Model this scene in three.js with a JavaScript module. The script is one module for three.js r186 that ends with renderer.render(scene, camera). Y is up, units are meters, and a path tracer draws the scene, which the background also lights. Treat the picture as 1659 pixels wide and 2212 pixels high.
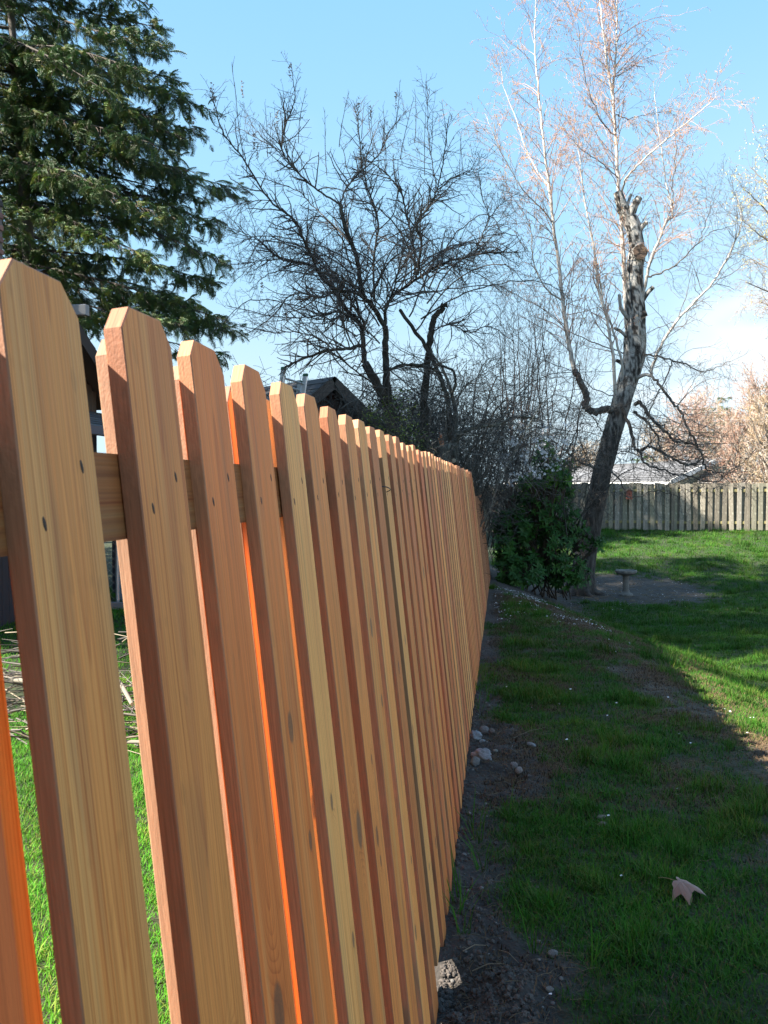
import * as THREE from 'three';
import { mergeGeometries } from 'three/addons/utils/BufferGeometryUtils.js';
import { ImprovedNoise } from 'three/addons/math/ImprovedNoise.js';

// ---------------------------------------------------------------- camera, sky, sun, exposure
const scene = new THREE.Scene();
const FOCAL = 2010, CX = 829.5, CY = 1106;                        // lens, in units of a frame 1659 wide and 2212 high
const camera = new THREE.PerspectiveCamera(2 * Math.atan(CY / FOCAL) * 180 / Math.PI, 0.75, 0.05, 900);
camera.position.set(0, 1.61, 0);
camera.rotation.order = 'YXZ';
camera.rotation.set(-1.6 * Math.PI / 180, 7.216 * Math.PI / 180, 0);
camera.focus = 4.5; camera.userData.fStop = 20;
camera.updateMatrixWorld();
scene.add(camera);
const SUN = new THREE.Vector3(-1, 0.90, 0.45).normalize();
const noise = new ImprovedNoise();
const N3 = (x, y, z = 0.5) => noise.noise(x, y, z);
const fbm = (x, y, z = 0.5, o = 4) => { let a = 0.5, s = 0; for (let k = 0; k < o; k++) { s += a * noise.noise(x, y, z); x = x * 2.03 + 7.1; y = y * 2.03 + 3.7; z = z * 2.03 + 1.3; a *= 0.5; } return s; };
const clamp = (x, a = 0, b = 1) => Math.min(b, Math.max(a, x));
const smooth = (a, b, x) => { const t = clamp((x - a) / (b - a)); return t * t * (3 - 2 * t); };
const mix = (a, b, t) => a + (b - a) * t;
const mix3 = (a, b, t) => [mix(a[0], b[0], t), mix(a[1], b[1], t), mix(a[2], b[2], t)];
{
  const AIR = 0.256, W = 1024, H = 512, d = new Float32Array(W * H * 4);
  for (let j = 0; j < H; j++) for (let i = 0; i < W; i++) {
    const el = ((j + 0.5) / H - 0.5) * Math.PI, az = ((i + 0.5) / W - 0.5) * 2 * Math.PI;
    const y = Math.sin(el), c = Math.cos(el), x = Math.cos(az) * c, z = Math.sin(az) * c, e = Math.max(0, el * 180 / Math.PI);
    let col = mix3([0.66, 0.87, 0.99], [0.42, 0.745, 1.03], smooth(3, 15, e));
    col = mix3(col, [0.29, 0.61, 1.02], smooth(12, 32, e));
    col = mix3(col, [0.22, 0.44, 0.78], smooth(30, 85, e));
    const near = Math.max(0, x * SUN.x + y * SUN.y + z * SUN.z);
    const glow = 0.55 * Math.pow(near, 6) + 1.6 * Math.pow(near, 60);
    col = [col[0] + glow, col[1] + glow * 0.95, col[2] + glow * 0.85];
    const q = 3.0 / (y + 0.22), f = fbm(x * q + 3, z * q + 1.7, 2.2, 6) + 0.35 * fbm(x * q * 0.5 + 9, z * q * 0.5, 5.1, 3);
    const cover = smooth(0.10, 0.42, f + 0.14 * smooth(16, 6, e) + clamp(1.3 * (x - 0.12), -0.5, 0.22) * smooth(24, 10, e)) * smooth(0, 3, e) * smooth(24, 10, e);
    col = mix3(col, [1.16, 1.2, 1.24], cover * 0.45);
    col = mix3(col, [1.3, 1.34, 1.38], 0.6 * smooth(-0.05, 0.75, x) * smooth(27, 6, e));
    if (e <= 0) col = [0.30, 0.32, 0.30];
    const o = (j * W + i) * 4; d[o] = col[0] * AIR; d[o + 1] = col[1] * AIR; d[o + 2] = col[2] * AIR; d[o + 3] = 1;
  }
  const t = new THREE.DataTexture(d, W, H, THREE.RGBAFormat, THREE.FloatType);
  t.mapping = THREE.EquirectangularReflectionMapping; t.magFilter = THREE.LinearFilter; t.needsUpdate = true;
  scene.background = t; scene.environment = t;
}
const sun = new THREE.DirectionalLight(new THREE.Color().setRGB(1, 0.92, 0.79), 5);
sun.position.copy(SUN).multiplyScalar(80); sun.target.position.set(0, 0, -14);
sun.position.add(sun.target.position);
sun.castShadow = true; sun.shadow.mapSize.set(2048, 2048);
Object.assign(sun.shadow.camera, { left: -45, right: 45, top: 45, bottom: -45, near: 1, far: 220 });
scene.add(sun, sun.target);
const renderer = new THREE.WebGLRenderer({ antialias: true });
renderer.toneMapping = THREE.LinearToneMapping; renderer.toneMappingExposure = 4.5;
renderer.shadowMap.enabled = true;

// ---------------------------------------------------------------- helpers
const rng = (s) => () => { s |= 0; s = s + 0x6D2B79F5 | 0; let t = Math.imul(s ^ s >>> 15, 1 | s); t = t + Math.imul(t ^ t >>> 7, 61 | t) ^ t; return ((t ^ t >>> 14) >>> 0) / 4294967296; };
const V = (x, y, z) => new THREE.Vector3(x, y, z);
const rot = new THREE.Matrix4().extractRotation(camera.matrixWorld);
function at(px, py, depth) { return V((px - CX) / FOCAL * depth, -(py - CY) / FOCAL * depth, -depth).applyMatrix4(rot).add(camera.position); }
const used = {};
const numbered = (n) => { const k = used[n] = (used[n] ?? -1) + 1; return k ? n + '_' + String(k).padStart(3, '0') : n; };
const shade = (o) => { o.castShadow = o.receiveShadow = true; return o; };
function thing(name, label, category, [x, y, z] = [0, 0, 0], group) {
  const g = new THREE.Group(); g.name = numbered(name); g.position.set(x, y, z); scene.add(g);
  g.userData = { label, category }; if (group) g.userData.group = group; return g;
}
function part(name, geo, mat, parent) { const m = shade(new THREE.Mesh(geo, mat)); m.name = name; parent.add(m); return m; }
function tagged(name, geo, mat, label, category, pos = [0, 0, 0], group) {
  const m = shade(new THREE.Mesh(geo, mat)); m.name = numbered(name); m.position.set(...pos); m.userData = { label, category };
  if (group) m.userData.group = group; scene.add(m); return m;
}
function structure(name, geo, mat) { const m = shade(new THREE.Mesh(geo, mat)); m.name = name; m.userData.kind = 'structure'; scene.add(m); return m; }
const stuff = (o, label) => { o.userData.kind = 'stuff'; if (label) o.userData.label = label; return o; };
const C = (r, g, b) => new THREE.Color().setRGB(r, g, b);
const M = (r, g, b, rough = 0.9, extra = {}) => new THREE.MeshStandardMaterial({ color: C(r, g, b), roughness: rough, metalness: 0, ...extra });
const toS = (x) => { x = clamp(x); return 255 * (x <= 0.0031308 ? 12.92 * x : 1.055 * Math.pow(x, 1 / 2.4) - 0.055); };
function texture(W, H, fn, srgb = true, rep = true) {
  const d = new Uint8Array(W * H * 4);
  for (let j = 0; j < H; j++) for (let i = 0; i < W; i++) {
    const c = fn(i, j), o = (j * W + i) * 4;
    if (typeof c === 'number') d[o] = d[o + 1] = d[o + 2] = clamp(c) * 255; else { d[o] = toS(c[0]); d[o + 1] = toS(c[1]); d[o + 2] = toS(c[2]); }
    d[o + 3] = 255;
  }
  const t = new THREE.DataTexture(d, W, H); t.magFilter = THREE.LinearFilter; t.minFilter = THREE.LinearMipmapLinearFilter; t.generateMipmaps = true;
  if (rep) t.wrapS = t.wrapT = THREE.RepeatWrapping;
  if (srgb) t.colorSpace = THREE.SRGBColorSpace; t.needsUpdate = true; return t;
}
// collects triangles with normals, uv in metres and colours
class MB {
  constructor() { this.p = []; this.n = []; this.u = []; this.c = []; this.i = []; this.k = 0; }
  v(p, n, u, w, c) { this.p.push(p.x, p.y, p.z); this.n.push(n.x, n.y, n.z); this.u.push(u, w); if (c) this.c.push(c[0], c[1], c[2]); else this.c.push(1, 1, 1); return this.k++; }
  // a tapered tube; bump(a, l) may add to the radius and color(a, l, p) tint it
  tube(pts, rad, sides = 5, { color, bump, caps = true, capColor } = {}) {
    const n = pts.length, T = V(0, 0, 0), X = V(0, 0, 0), Y = V(0, 0, 0), P = V(0, 0, 0), Q = V(0, 0, 0);
    let len = 0, first = this.k;
    for (let s = 0; s < n; s++) {
      const a = pts[Math.max(0, s - 1)], b = pts[Math.min(n - 1, s + 1)];
      T.copy(b).sub(a).normalize();
      if (s === 0) X.set(Math.abs(T.y) > 0.9 ? 1 : 0, Math.abs(T.y) > 0.9 ? 0 : 1, 0);
      X.addScaledVector(T, -X.dot(T)).normalize(); Y.crossVectors(T, X);
      if (s) len += pts[s].distanceTo(pts[s - 1]);
      const r = typeof rad === 'function' ? rad(s / (n - 1)) : rad[0] + (rad[1] - rad[0]) * s / (n - 1);
      for (let k = 0; k <= sides; k++) {
        const f = k === sides ? 0 : k, th = f / sides * Math.PI * 2, rr = r + (bump ? bump(th, len, r) : 0);
        Q.set(0, 0, 0).addScaledVector(X, Math.cos(th)).addScaledVector(Y, Math.sin(th));
        P.copy(pts[s]).addScaledVector(Q, rr);
        this.v(P, Q, k / sides * Math.PI * 2 * r, len, color ? (typeof color === 'function' ? color(th, len, P) : color) : null);
      }
    }
    const w = sides + 1;
    for (let s = 0; s < n - 1; s++) for (let k = 0; k < sides; k++) {
      const a = first + s * w + k, b = a + 1, c = a + w, d = c + 1;
      this.i.push(a, b, c, b, d, c);
    }
    if (caps && sides > 3) for (const end of [0, n - 1]) {
      const nn = V(0, 0, 0).copy(pts[end]).sub(pts[end ? n - 2 : 1]).normalize(), base = first + end * w;
      const cc = capColor ?? (typeof color === 'function' ? color(0, end ? len : 0, pts[end]) : color), mid = this.v(pts[end], nn, 0, 0, cc), ring = [];
      for (let k = 0; k < sides; k++) { const o = (base + k) * 3; ring.push(this.v(P.set(this.p[o], this.p[o + 1], this.p[o + 2]), nn, Math.cos(k / sides * 6.283) * 0.1, Math.sin(k / sides * 6.283) * 0.1, cc)); }
      for (let k = 0; k < sides; k++) end ? this.i.push(mid, ring[k], ring[(k + 1) % sides]) : this.i.push(mid, ring[(k + 1) % sides], ring[k]);
    }
    return this;
  }
  quad(a, b, c, d, col) {
    const n = V(0, 0, 0).copy(b).sub(a).cross(V(0, 0, 0).copy(d).sub(a)).normalize(), w = a.distanceTo(b), h = a.distanceTo(d);
    const k = this.v(a, n, 0, 0, col); this.v(b, n, w, 0, col); this.v(c, n, w, h, col); this.v(d, n, 0, h, col); this.i.push(k, k + 1, k + 2, k, k + 2, k + 3); return this;
  }
  tri(a, b, c, col) { const n = V(0, 0, 0).copy(b).sub(a).cross(V(0, 0, 0).copy(c).sub(a)).normalize(); const k = this.v(a, n, 0, 0, col); this.v(b, n, 1, 0, col); this.v(c, n, 0, 1, col); this.i.push(k, k + 1, k + 2); return this; }
  geo() {
    const g = new THREE.BufferGeometry();
    g.setAttribute('position', new THREE.Float32BufferAttribute(this.p, 3)); g.setAttribute('normal', new THREE.Float32BufferAttribute(this.n, 3));
    g.setAttribute('uv', new THREE.Float32BufferAttribute(this.u, 2)); g.setAttribute('color', new THREE.Float32BufferAttribute(this.c, 3)); g.setIndex(this.i); return g;
  }
  build(name, mat, parent) { return part(name, this.geo(), mat, parent); }
}
// a box with chamfered edges, uv in metres
function slab(w, h, d, ch = 0.004) {
  const s = new THREE.Shape(); const x = w / 2 - ch, y = h / 2 - ch;
  s.moveTo(-x, -y); s.lineTo(x, -y); s.lineTo(x, y); s.lineTo(-x, y); s.closePath();
  const g = new THREE.ExtrudeGeometry(s, { depth: d - 2 * ch, bevelEnabled: true, bevelThickness: ch, bevelSize: ch, bevelSegments: 1, steps: 1 });
  g.translate(0, 0, -d / 2 + ch); return g;
}
const placed = (g, x, y, z, ry = 0, rx = 0, rz = 0) => { g.applyMatrix4(new THREE.Matrix4().compose(V(x, y, z), new THREE.Quaternion().setFromEuler(new THREE.Euler(rx, ry, rz, 'YXZ')), V(1, 1, 1))); return g; };
// a beam from a to b with section w (sideways) x h (upwards)
function beam(a, b, w, h, ch = 0.003) {
  const L = a.distanceTo(b), g = slab(w, h, L, ch), z = V(0, 0, 0).copy(b).sub(a).normalize(), x = V(0, 1, 0).cross(z);
  if (x.lengthSq() < 1e-6) x.set(1, 0, 0); x.normalize(); const y = V(0, 0, 0).crossVectors(z, x);
  g.applyMatrix4(new THREE.Matrix4().makeBasis(x, y, z).setPosition(V(0, 0, 0).copy(a).add(b).multiplyScalar(0.5))); return g;
}
function instanced(name, geo, mat, list, parent, colors) {
  const im = new THREE.InstancedMesh(geo, mat, list.length); im.name = name; shade(im);
  list.forEach((m, k) => im.setMatrixAt(k, m)); if (colors) colors.forEach((c, k) => im.setColorAt(k, c));
  im.userData.kind = 'stuff'; parent.add(im); return im;
}
const curve = (pts, n) => new THREE.CatmullRomCurve3(pts, false, 'centripetal').getPoints(n);
const UP = V(0, 1, 0);
function sideways(dir, R) { const a = V(R() - 0.5, R() - 0.5, R() - 0.5); a.addScaledVector(dir, -a.dot(dir)); return a.normalize(); }
function frame(pos, dir, up, s) {
  const z = dir.clone().normalize(), x = V(0, 0, 0).crossVectors(up, z); if (x.lengthSq() < 1e-5) x.set(1, 0, 0); x.normalize(); const y = V(0, 0, 0).crossVectors(z, x);
  return new THREE.Matrix4().makeBasis(x.multiplyScalar(s), y.multiplyScalar(s), z.multiplyScalar(s)).setPosition(pos);
}

// ---------------------------------------------------------------- the ground
const lerpAt = (xs, ys, x) => { if (x >= xs[0]) return ys[0]; for (let k = 1; k < xs.length; k++) if (x >= xs[k]) return mix(ys[k], ys[k - 1], (x - xs[k]) / (xs[k - 1] - xs[k])); return ys[ys.length - 1]; };
const bankEdge = (z) => lerpAt([-1, -6, -9, -11.5, -14.7, -18, -30], [2.1, 1.6, 1.25, 0.9, 0.05, -0.5, -1.2], z);
// how bare the ground is, 0 lawn to 1 soil
function bare(x, z) {
  const w = N3(x * 2.1, z * 2.1, 4) * 0.5 + N3(x * 6.3, z * 6.3, 8) * 0.35;
  let s = 0;
  if (x > -0.9 && z > -17.5) {
    const e = lerpAt([-1, -2.8, -3.6, -4.5, -5.0, -5.5, -6.0, -6.6, -9, -12, -15], [0.26, 0.14, 0.00, -0.12, 0.18, 0.27, 0.10, -0.10, -0.10, 0.0, 0.25], z);
    s = Math.max(s, smooth(e + 0.16, e - 0.02, x + w * 0.36) * smooth(-1.3, -0.75, x) * mix(1, smooth(-0.28, 0.12, N3(z * 1.3, x * 2.2, 5)), smooth(-6.1, -6.9, z)));
    const cx = lerpAt([-3.5, -4.8, -5.5, -6.2, -7.2, -9.2, -12.4, -14], [1.25, 1.33, 1.42, 1.55, 1.33, 1.12, 0.85, 0.4], z);
    s = Math.max(s, 0.95 * smooth(0.42, 0.08, Math.abs(x - cx + w * 0.35)) * smooth(-0.35, 0.15, N3(x * 1.3, z * 0.9, 12) + 0.1) * smooth(-3.5, -4.6, z));
  }
  const bx = (x - 2.75) / 1.9, bz = (z + 20.9) / 2.4;
  s = Math.max(s, smooth(1.15, 0.75, Math.hypot(bx, bz) + w * 0.35));
  if (x > -1 && x < 1.9 && z < -15 && z > -21) s = Math.max(s, smooth(1.9, 1.3, x + w * 0.3));
  return s;
}
const mossy = (x, z) => smooth(0.02, 0.28, N3(x * 1.7 + 4, z * 1.3, 3) + 0.5 * N3(x * 5, z * 5, 2)) * (x > -0.2 && z > -16 ? smooth(2.2, 1.4, x) * smooth(-4.2, -5.5, z) : 0.12);
function height(x, z) {
  let h = 0.03 * N3(x * 0.6, z * 0.6, 1);
  if (x > -1) {
    const e = bankEdge(z), s = smooth(e - 0.35, e + 2.1, x), D = lerpAt([-2, -6, -12, -16, -21, -26, -32, -60], [0.4, 0.48, 0.62, 0.7, 0.72, 0.32, -0.12, -0.12], z);
    h -= D * s; if (D < 0) h = h * 1 + 0;
    h += 0.05 * smooth(0.5, 0.15, Math.abs(x - e + 0.25)) * smooth(-17, -13, z) * s;
  } else if (z < -26) h += 0.12 * smooth(-26, -32, z);
  if (z > -9 && x > -0.8 && x < 4) {
    const b = bare(x, z), near = smooth(-9, -6.5, z);
    h += near * (0.016 * N3(x * 5, z * 5, 3) + b * (0.05 * fbm(x * 9, z * 9, 6, 5) + 0.014 * Math.abs(N3(x * 34, z * 34, 2))));
    h -= 0.055 * smooth(0.3, 0.08, Math.hypot(x + 0.22, (z + 2.93) * 1.2));
    h += 0.055 * smooth(0.13, 0.02, Math.hypot((x - 0.0) * 0.8, z + 2.96)) * (0.7 + 0.9 * N3(x * 22, z * 22, 1));
  }
  return h;
}
const grains = texture(512, 512, (i, j) => {
  const x = i / 512 * 9, y = j / 512 * 9, p = (a) => { // wraps round by blending two offsets
    const u = i / 512, v = j / 512, f = (m, n) => fbm((x + m * 9) * a, (y + n * 9) * a, 2.5, 3);
    return (f(0, 0) * (1 - u) + f(-1, 0) * u) * (1 - v) + (f(0, -1) * (1 - u) + f(-1, -1) * u) * v;
  };
  const t = 0.72 + 0.55 * p(1.6) + 0.45 * p(6); return [t, t, t * 0.98];
});
grains.repeat.set(1 / 0.9, 1 / 0.9);
{
  const line = (cuts) => { const r = []; for (const [a, b, s] of cuts) for (let v = a; v < b - 1e-9; v += s) r.push(v); r.push(cuts[cuts.length - 1][1]); return r; };
  const xs = line([[-220, -40, 30], [-40, -12, 4], [-12, -4, 0.5], [-4, -0.8, 0.2], [-0.8, 2.0, 0.025], [2.0, 3.6, 0.06], [3.6, 9, 0.25], [9, 20, 1.2], [20, 60, 8], [60, 220, 40]]);
  const zs = line([[-420, -80, 40], [-80, -40, 5], [-40, -26, 0.5], [-26, -13, 0.2], [-13, -7.5, 0.08], [-7.5, -1.6, 0.03], [-1.6, 0, 0.2], [0, 10, 1], [10, 60, 10]]);
  const p = [], u = [], c = [], ix = [], nx = xs.length;
  for (const z of zs) for (const x of xs) {
    p.push(x, height(x, z), z); u.push(x, z);
    const b = x > -12 && x < 20 && z > -40 ? bare(x, z) : 0, m = mossy(x, z), n = N3(x * 0.9, z * 0.9, 7) * 0.5 + N3(x * 7, z * 7, 7) * 0.5;
    let col = mix3([0.020, 0.034, 0.008], [0.034, 0.048, 0.013], clamp(0.5 + n));
    col = mix3(col, [0.075, 0.045, 0.022], m * 0.85);
    const soil = mix3([0.038, 0.032, 0.029], [0.085, 0.075, 0.068], clamp(0.45 + fbm(x * 6, z * 6, 1, 3) * 1.3));
    const path = x > 0.7 && x < 2.2 && z > -14 ? 0.75 : 0;
    col = mix3(col, mix3(soil, [0.15, 0.12, 0.085], path * clamp(0.6 + n)), b);
    c.push(...col);
  }
  for (let j = 0; j < zs.length - 1; j++) for (let i = 0; i < nx - 1; i++) { const a = j * nx + i; ix.push(a, a + nx, a + 1, a + 1, a + nx, a + nx + 1); }
  const g = new THREE.BufferGeometry();
  g.setAttribute('position', new THREE.Float32BufferAttribute(p, 3)); g.setAttribute('uv', new THREE.Float32BufferAttribute(u, 2)); g.setAttribute('color', new THREE.Float32BufferAttribute(c, 3)); g.setIndex(ix); g.computeVertexNormals();
  structure('ground', g, new THREE.MeshStandardMaterial({ vertexColors: true, map: grains, bumpMap: grains, bumpScale: 0.02, roughness: 1 }));
}
// grass: tufts of bent blades
function tuft(R, blades, len, wide, spread) {
  const m = new MB();
  for (let k = 0; k < blades; k++) {
    const a = R() * 6.283, r = Math.sqrt(R()) * spread, p = V(Math.cos(a) * r, -0.008, Math.sin(a) * r), l = len * (0.5 + R() * 0.75), b = R() * 6.283;
    const lean = 0.15 + R() * 0.75, d = V(Math.cos(b) * lean, 1, Math.sin(b) * lean).normalize(), side = V(-Math.sin(b), 0, Math.cos(b)), w = wide * (0.7 + R() * 0.6);
    const p1 = p.clone().addScaledVector(d, l * 0.5), d2 = d.clone().add(V(Math.cos(b) * lean * 0.7, -0.35 * lean, Math.sin(b) * lean * 0.7)).normalize(), p2 = p1.clone().addScaledVector(d2, l * 0.5);
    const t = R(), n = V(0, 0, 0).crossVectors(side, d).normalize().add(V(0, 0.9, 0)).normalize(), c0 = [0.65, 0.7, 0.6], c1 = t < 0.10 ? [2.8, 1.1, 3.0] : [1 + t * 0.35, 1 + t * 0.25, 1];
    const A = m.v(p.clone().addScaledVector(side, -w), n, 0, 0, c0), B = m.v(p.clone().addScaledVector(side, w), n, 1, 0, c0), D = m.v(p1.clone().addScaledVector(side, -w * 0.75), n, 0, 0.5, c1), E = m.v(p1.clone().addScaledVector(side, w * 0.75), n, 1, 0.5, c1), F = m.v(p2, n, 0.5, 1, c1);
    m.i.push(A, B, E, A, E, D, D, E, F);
  }
  return m.geo();
}
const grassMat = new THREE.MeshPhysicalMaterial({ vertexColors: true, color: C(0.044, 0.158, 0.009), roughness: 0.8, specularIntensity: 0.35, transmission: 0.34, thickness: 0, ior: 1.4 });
{
  const R = rng(11), shapes = [tuft(R, 16, 0.075, 0.0017, 0.035), tuft(R, 14, 0.05, 0.0016, 0.045), tuft(R, 18, 0.034, 0.0020, 0.06)];
  const lists = [[], [], []], cols = [[], [], []];
  function sow(x0, x1, z0, z1, count, big, keep) {
    for (let k = 0; k < count; k++) {
      const x = mix(x0, x1, R()), z = mix(z0, z1, R()), b = bare(x, z), m = mossy(x, z), q = N3(x * 1.9, z * 1.9, 15) + 0.6 * N3(x * 5.2, z * 5.2, 22);
      if (keep && !keep(x, z)) continue;
      if (R() < b * 1.08 - 0.03 || R() < m * 0.42) continue;
      if (x > -0.4 && z > -14 && R() < smooth(0.22, -0.28, q) * 0.5) continue;
      const s = big * (0.7 + R() * 0.6) * (1 + 0.45 * Math.max(0, q)) * (b > 0.25 ? 0.75 : 1), kind = x < -0.5 ? 1 + (R() < 0.5) : q > 0.3 ? 0 : R() < 0.5 ? 1 : 2;
      lists[kind].push(new THREE.Matrix4().compose(V(x, height(x, z), z), new THREE.Quaternion().setFromEuler(new THREE.Euler((R() - 0.5) * 0.3, R() * 6.3, (R() - 0.5) * 0.3)), V(s, s * (0.85 + 0.3 * R()), s)));
      const n = 0.8 + 0.35 * N3(x * 0.8, z * 0.8, 33) + (R() - 0.5) * 0.3, y = Math.max(0, N3(x * 1.3 + 8, z * 1.3, 40)) + m * 0.5 + b * 0.25;
      const sunTint = x < -0.4 ? 1.75 : 1; cols[kind].push(C(sunTint * n * (0.85 + y * 0.9), sunTint * n * (0.98 + 0.12 * y), sunTint * n * (0.95 + 0.4 * y)));  // left yard blades tinted brighter, sunlight put into their colour
    }
  }
  sow(-0.18, 1.5, -4.6, -2.0, 7600, 1, (x, z) => x < -z * 0.34 + 0.2);
  sow(-0.18, 3.2, -9, -4.6, 15000, 1.0, (x, z) => x < -z * 0.34 + 0.3);
  sow(-0.18, 5.4, -15, -9, 17000, 1.15, (x, z) => x < -z * 0.34 + 0.3);
  sow(-0.2, 9, -23, -15, 16000, 1.5);
  sow(-0.2, 12.5, -33.5, -23, 14000, 1.9);
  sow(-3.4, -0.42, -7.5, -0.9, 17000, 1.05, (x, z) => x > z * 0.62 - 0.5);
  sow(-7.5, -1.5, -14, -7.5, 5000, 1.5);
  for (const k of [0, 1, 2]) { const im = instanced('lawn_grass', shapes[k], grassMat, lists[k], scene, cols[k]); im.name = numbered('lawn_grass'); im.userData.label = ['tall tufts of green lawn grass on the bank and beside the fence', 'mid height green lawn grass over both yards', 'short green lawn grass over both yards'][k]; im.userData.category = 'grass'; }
  // long blades at the fence foot
  const foot = tuft(rng(5), 9, 0.22, 0.003, 0.03), fl = [];
  for (const [x, z] of [[-0.15, -3.45], [-0.16, -3.55], [-0.13, -3.3], [-0.1, -4.2], [-0.12, -4.35], [-0.08, -3.9], [0.3, -3.1], [0.12, -3.2], [-0.15, -6.6], [-0.1, -6.9], [-0.17, -7.3], [0.05, -4.5]]) fl.push(new THREE.Matrix4().compose(V(x, height(x, z) - 0.01, z), new THREE.Quaternion().setFromEuler(new THREE.Euler(0.2 * R(), R() * 6, -0.3 * R())), V(0.8, 0.8 + 0.4 * R(), 0.8)));
  const im = instanced('long_grass', foot, grassMat, fl, scene); im.userData.label = 'long loose grass blades leaning out at the cedar fence foot'; im.userData.category = 'grass';
  // dry straw lying on soil and moss
  const sm = new MB(), S = rng(21);
  for (let k = 0; k < 7500; k++) {
    const near = k < 3600, litter = k > 6000, x = litter ? mix(0.8, 4.6, S()) : near ? mix(-0.15, 1.6, S()) : mix(0.3, 2.2, S()), z = litter ? mix(-16.5, -23.2, S()) : near ? mix(-2, -6.5, S()) : mix(-5, -12, S());
    if (S() > 0.15 + bare(x, z) * 0.9 + mossy(x, z)) continue;
    const a = S() * 6.283, l = (0.02 + S() * 0.07) * (litter ? 1.8 : 1), p = V(x, height(x, z) + 0.004 + S() * 0.006, z), q = p.clone().add(V(Math.cos(a) * l, (S() - 0.3) * 0.02, Math.sin(a) * l)), t = 0.5 + S() * 0.8;
    sm.tube([p, p.clone().lerp(q, 0.5).add(V(0, 0.004, 0)), q], litter ? [0.004, 0.002] : [0.0011, 0.0006], 3, { color: [0.16 * t, 0.12 * t, 0.07 * t], caps: false });
  }
  const st = tagged('dry_straw', sm.geo(), new THREE.MeshStandardMaterial({ vertexColors: true, roughness: 0.9 }), 'dry straw bits scattered over the bare soil of the bank', 'straw'); stuff(st);
  // crumbs and clods of soil
  const cg = (() => { const g = new THREE.IcosahedronGeometry(1, 1), P = g.attributes.position; for (let k = 0; k < P.count; k++) { const a = V(P.getX(k), P.getY(k), P.getZ(k)), f = 1 + 0.95 * N3(a.x * 1.9 + 5, a.y * 1.9, a.z * 1.9); P.setXYZ(k, a.x * f, a.y * f * 0.75, a.z * f); } g.computeVertexNormals(); return g; })(), cl = [], cc = [];
  for (let k = 0; k < 60000 && cl.length < 6500; k++) {
    const hole = k < 900, x = hole ? mix(-0.2, 0.12, S()) : mix(-0.19, 1.7, Math.pow(S(), 2.2)), z = hole ? -2.96 + (S() - 0.5) * 0.34 : mix(-2, -9, Math.pow(S(), 1.4)); if (!hole && S() > bare(x, z) * 1.1 - 0.1) continue;
    const s = 0.0018 + 0.009 * Math.pow(S(), 4) + (hole ? 0.003 * S() : 0); cl.push(new THREE.Matrix4().compose(V(x, height(x, z) + s * 0.1, z), new THREE.Quaternion().setFromEuler(new THREE.Euler(S() * 6, S() * 6, S() * 6)), V(s, s, s)));
    const t = 0.7 + S() * 0.7; cc.push(C(t, t, t));
  }
  const cm = instanced('soil_clods', cg, M(0.075, 0.064, 0.057, 1), cl, scene, cc); cm.userData.label = 'crumbs and clods of dark soil along the cedar fence foot'; cm.userData.category = 'soil';
  // moss and dead thatch, low and brown
  const th = tuft(rng(8), 20, 0.028, 0.0016, 0.06), tl = [], tc = [];
  for (let k = 0; k < 30000; k++) {
    const x = mix(-0.1, 2.4, S()), z = mix(-2.6, -14, Math.pow(S(), 0.8)); if (x > -z * 0.34 + 0.2 || S() > 0.22 + mossy(x, z) * 1.2 + bare(x, z) * 0.05) continue;
    const s = 0.8 + S() * 0.6; tl.push(new THREE.Matrix4().compose(V(x, height(x, z), z), new THREE.Quaternion().setFromEuler(new THREE.Euler(0, S() * 6.3, 0)), V(s * 1.2, s * 0.8, s * 1.2)));
    const t = 0.7 + S() * 0.6; tc.push(C(t, t, t));
  }
  const im2 = instanced('dead_thatch', th, M(0.10, 0.06, 0.03, 0.95), tl, scene, tc); im2.userData.label = 'brown moss and dead thatch in patches between the grass'; im2.userData.category = 'moss';
}

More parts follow.
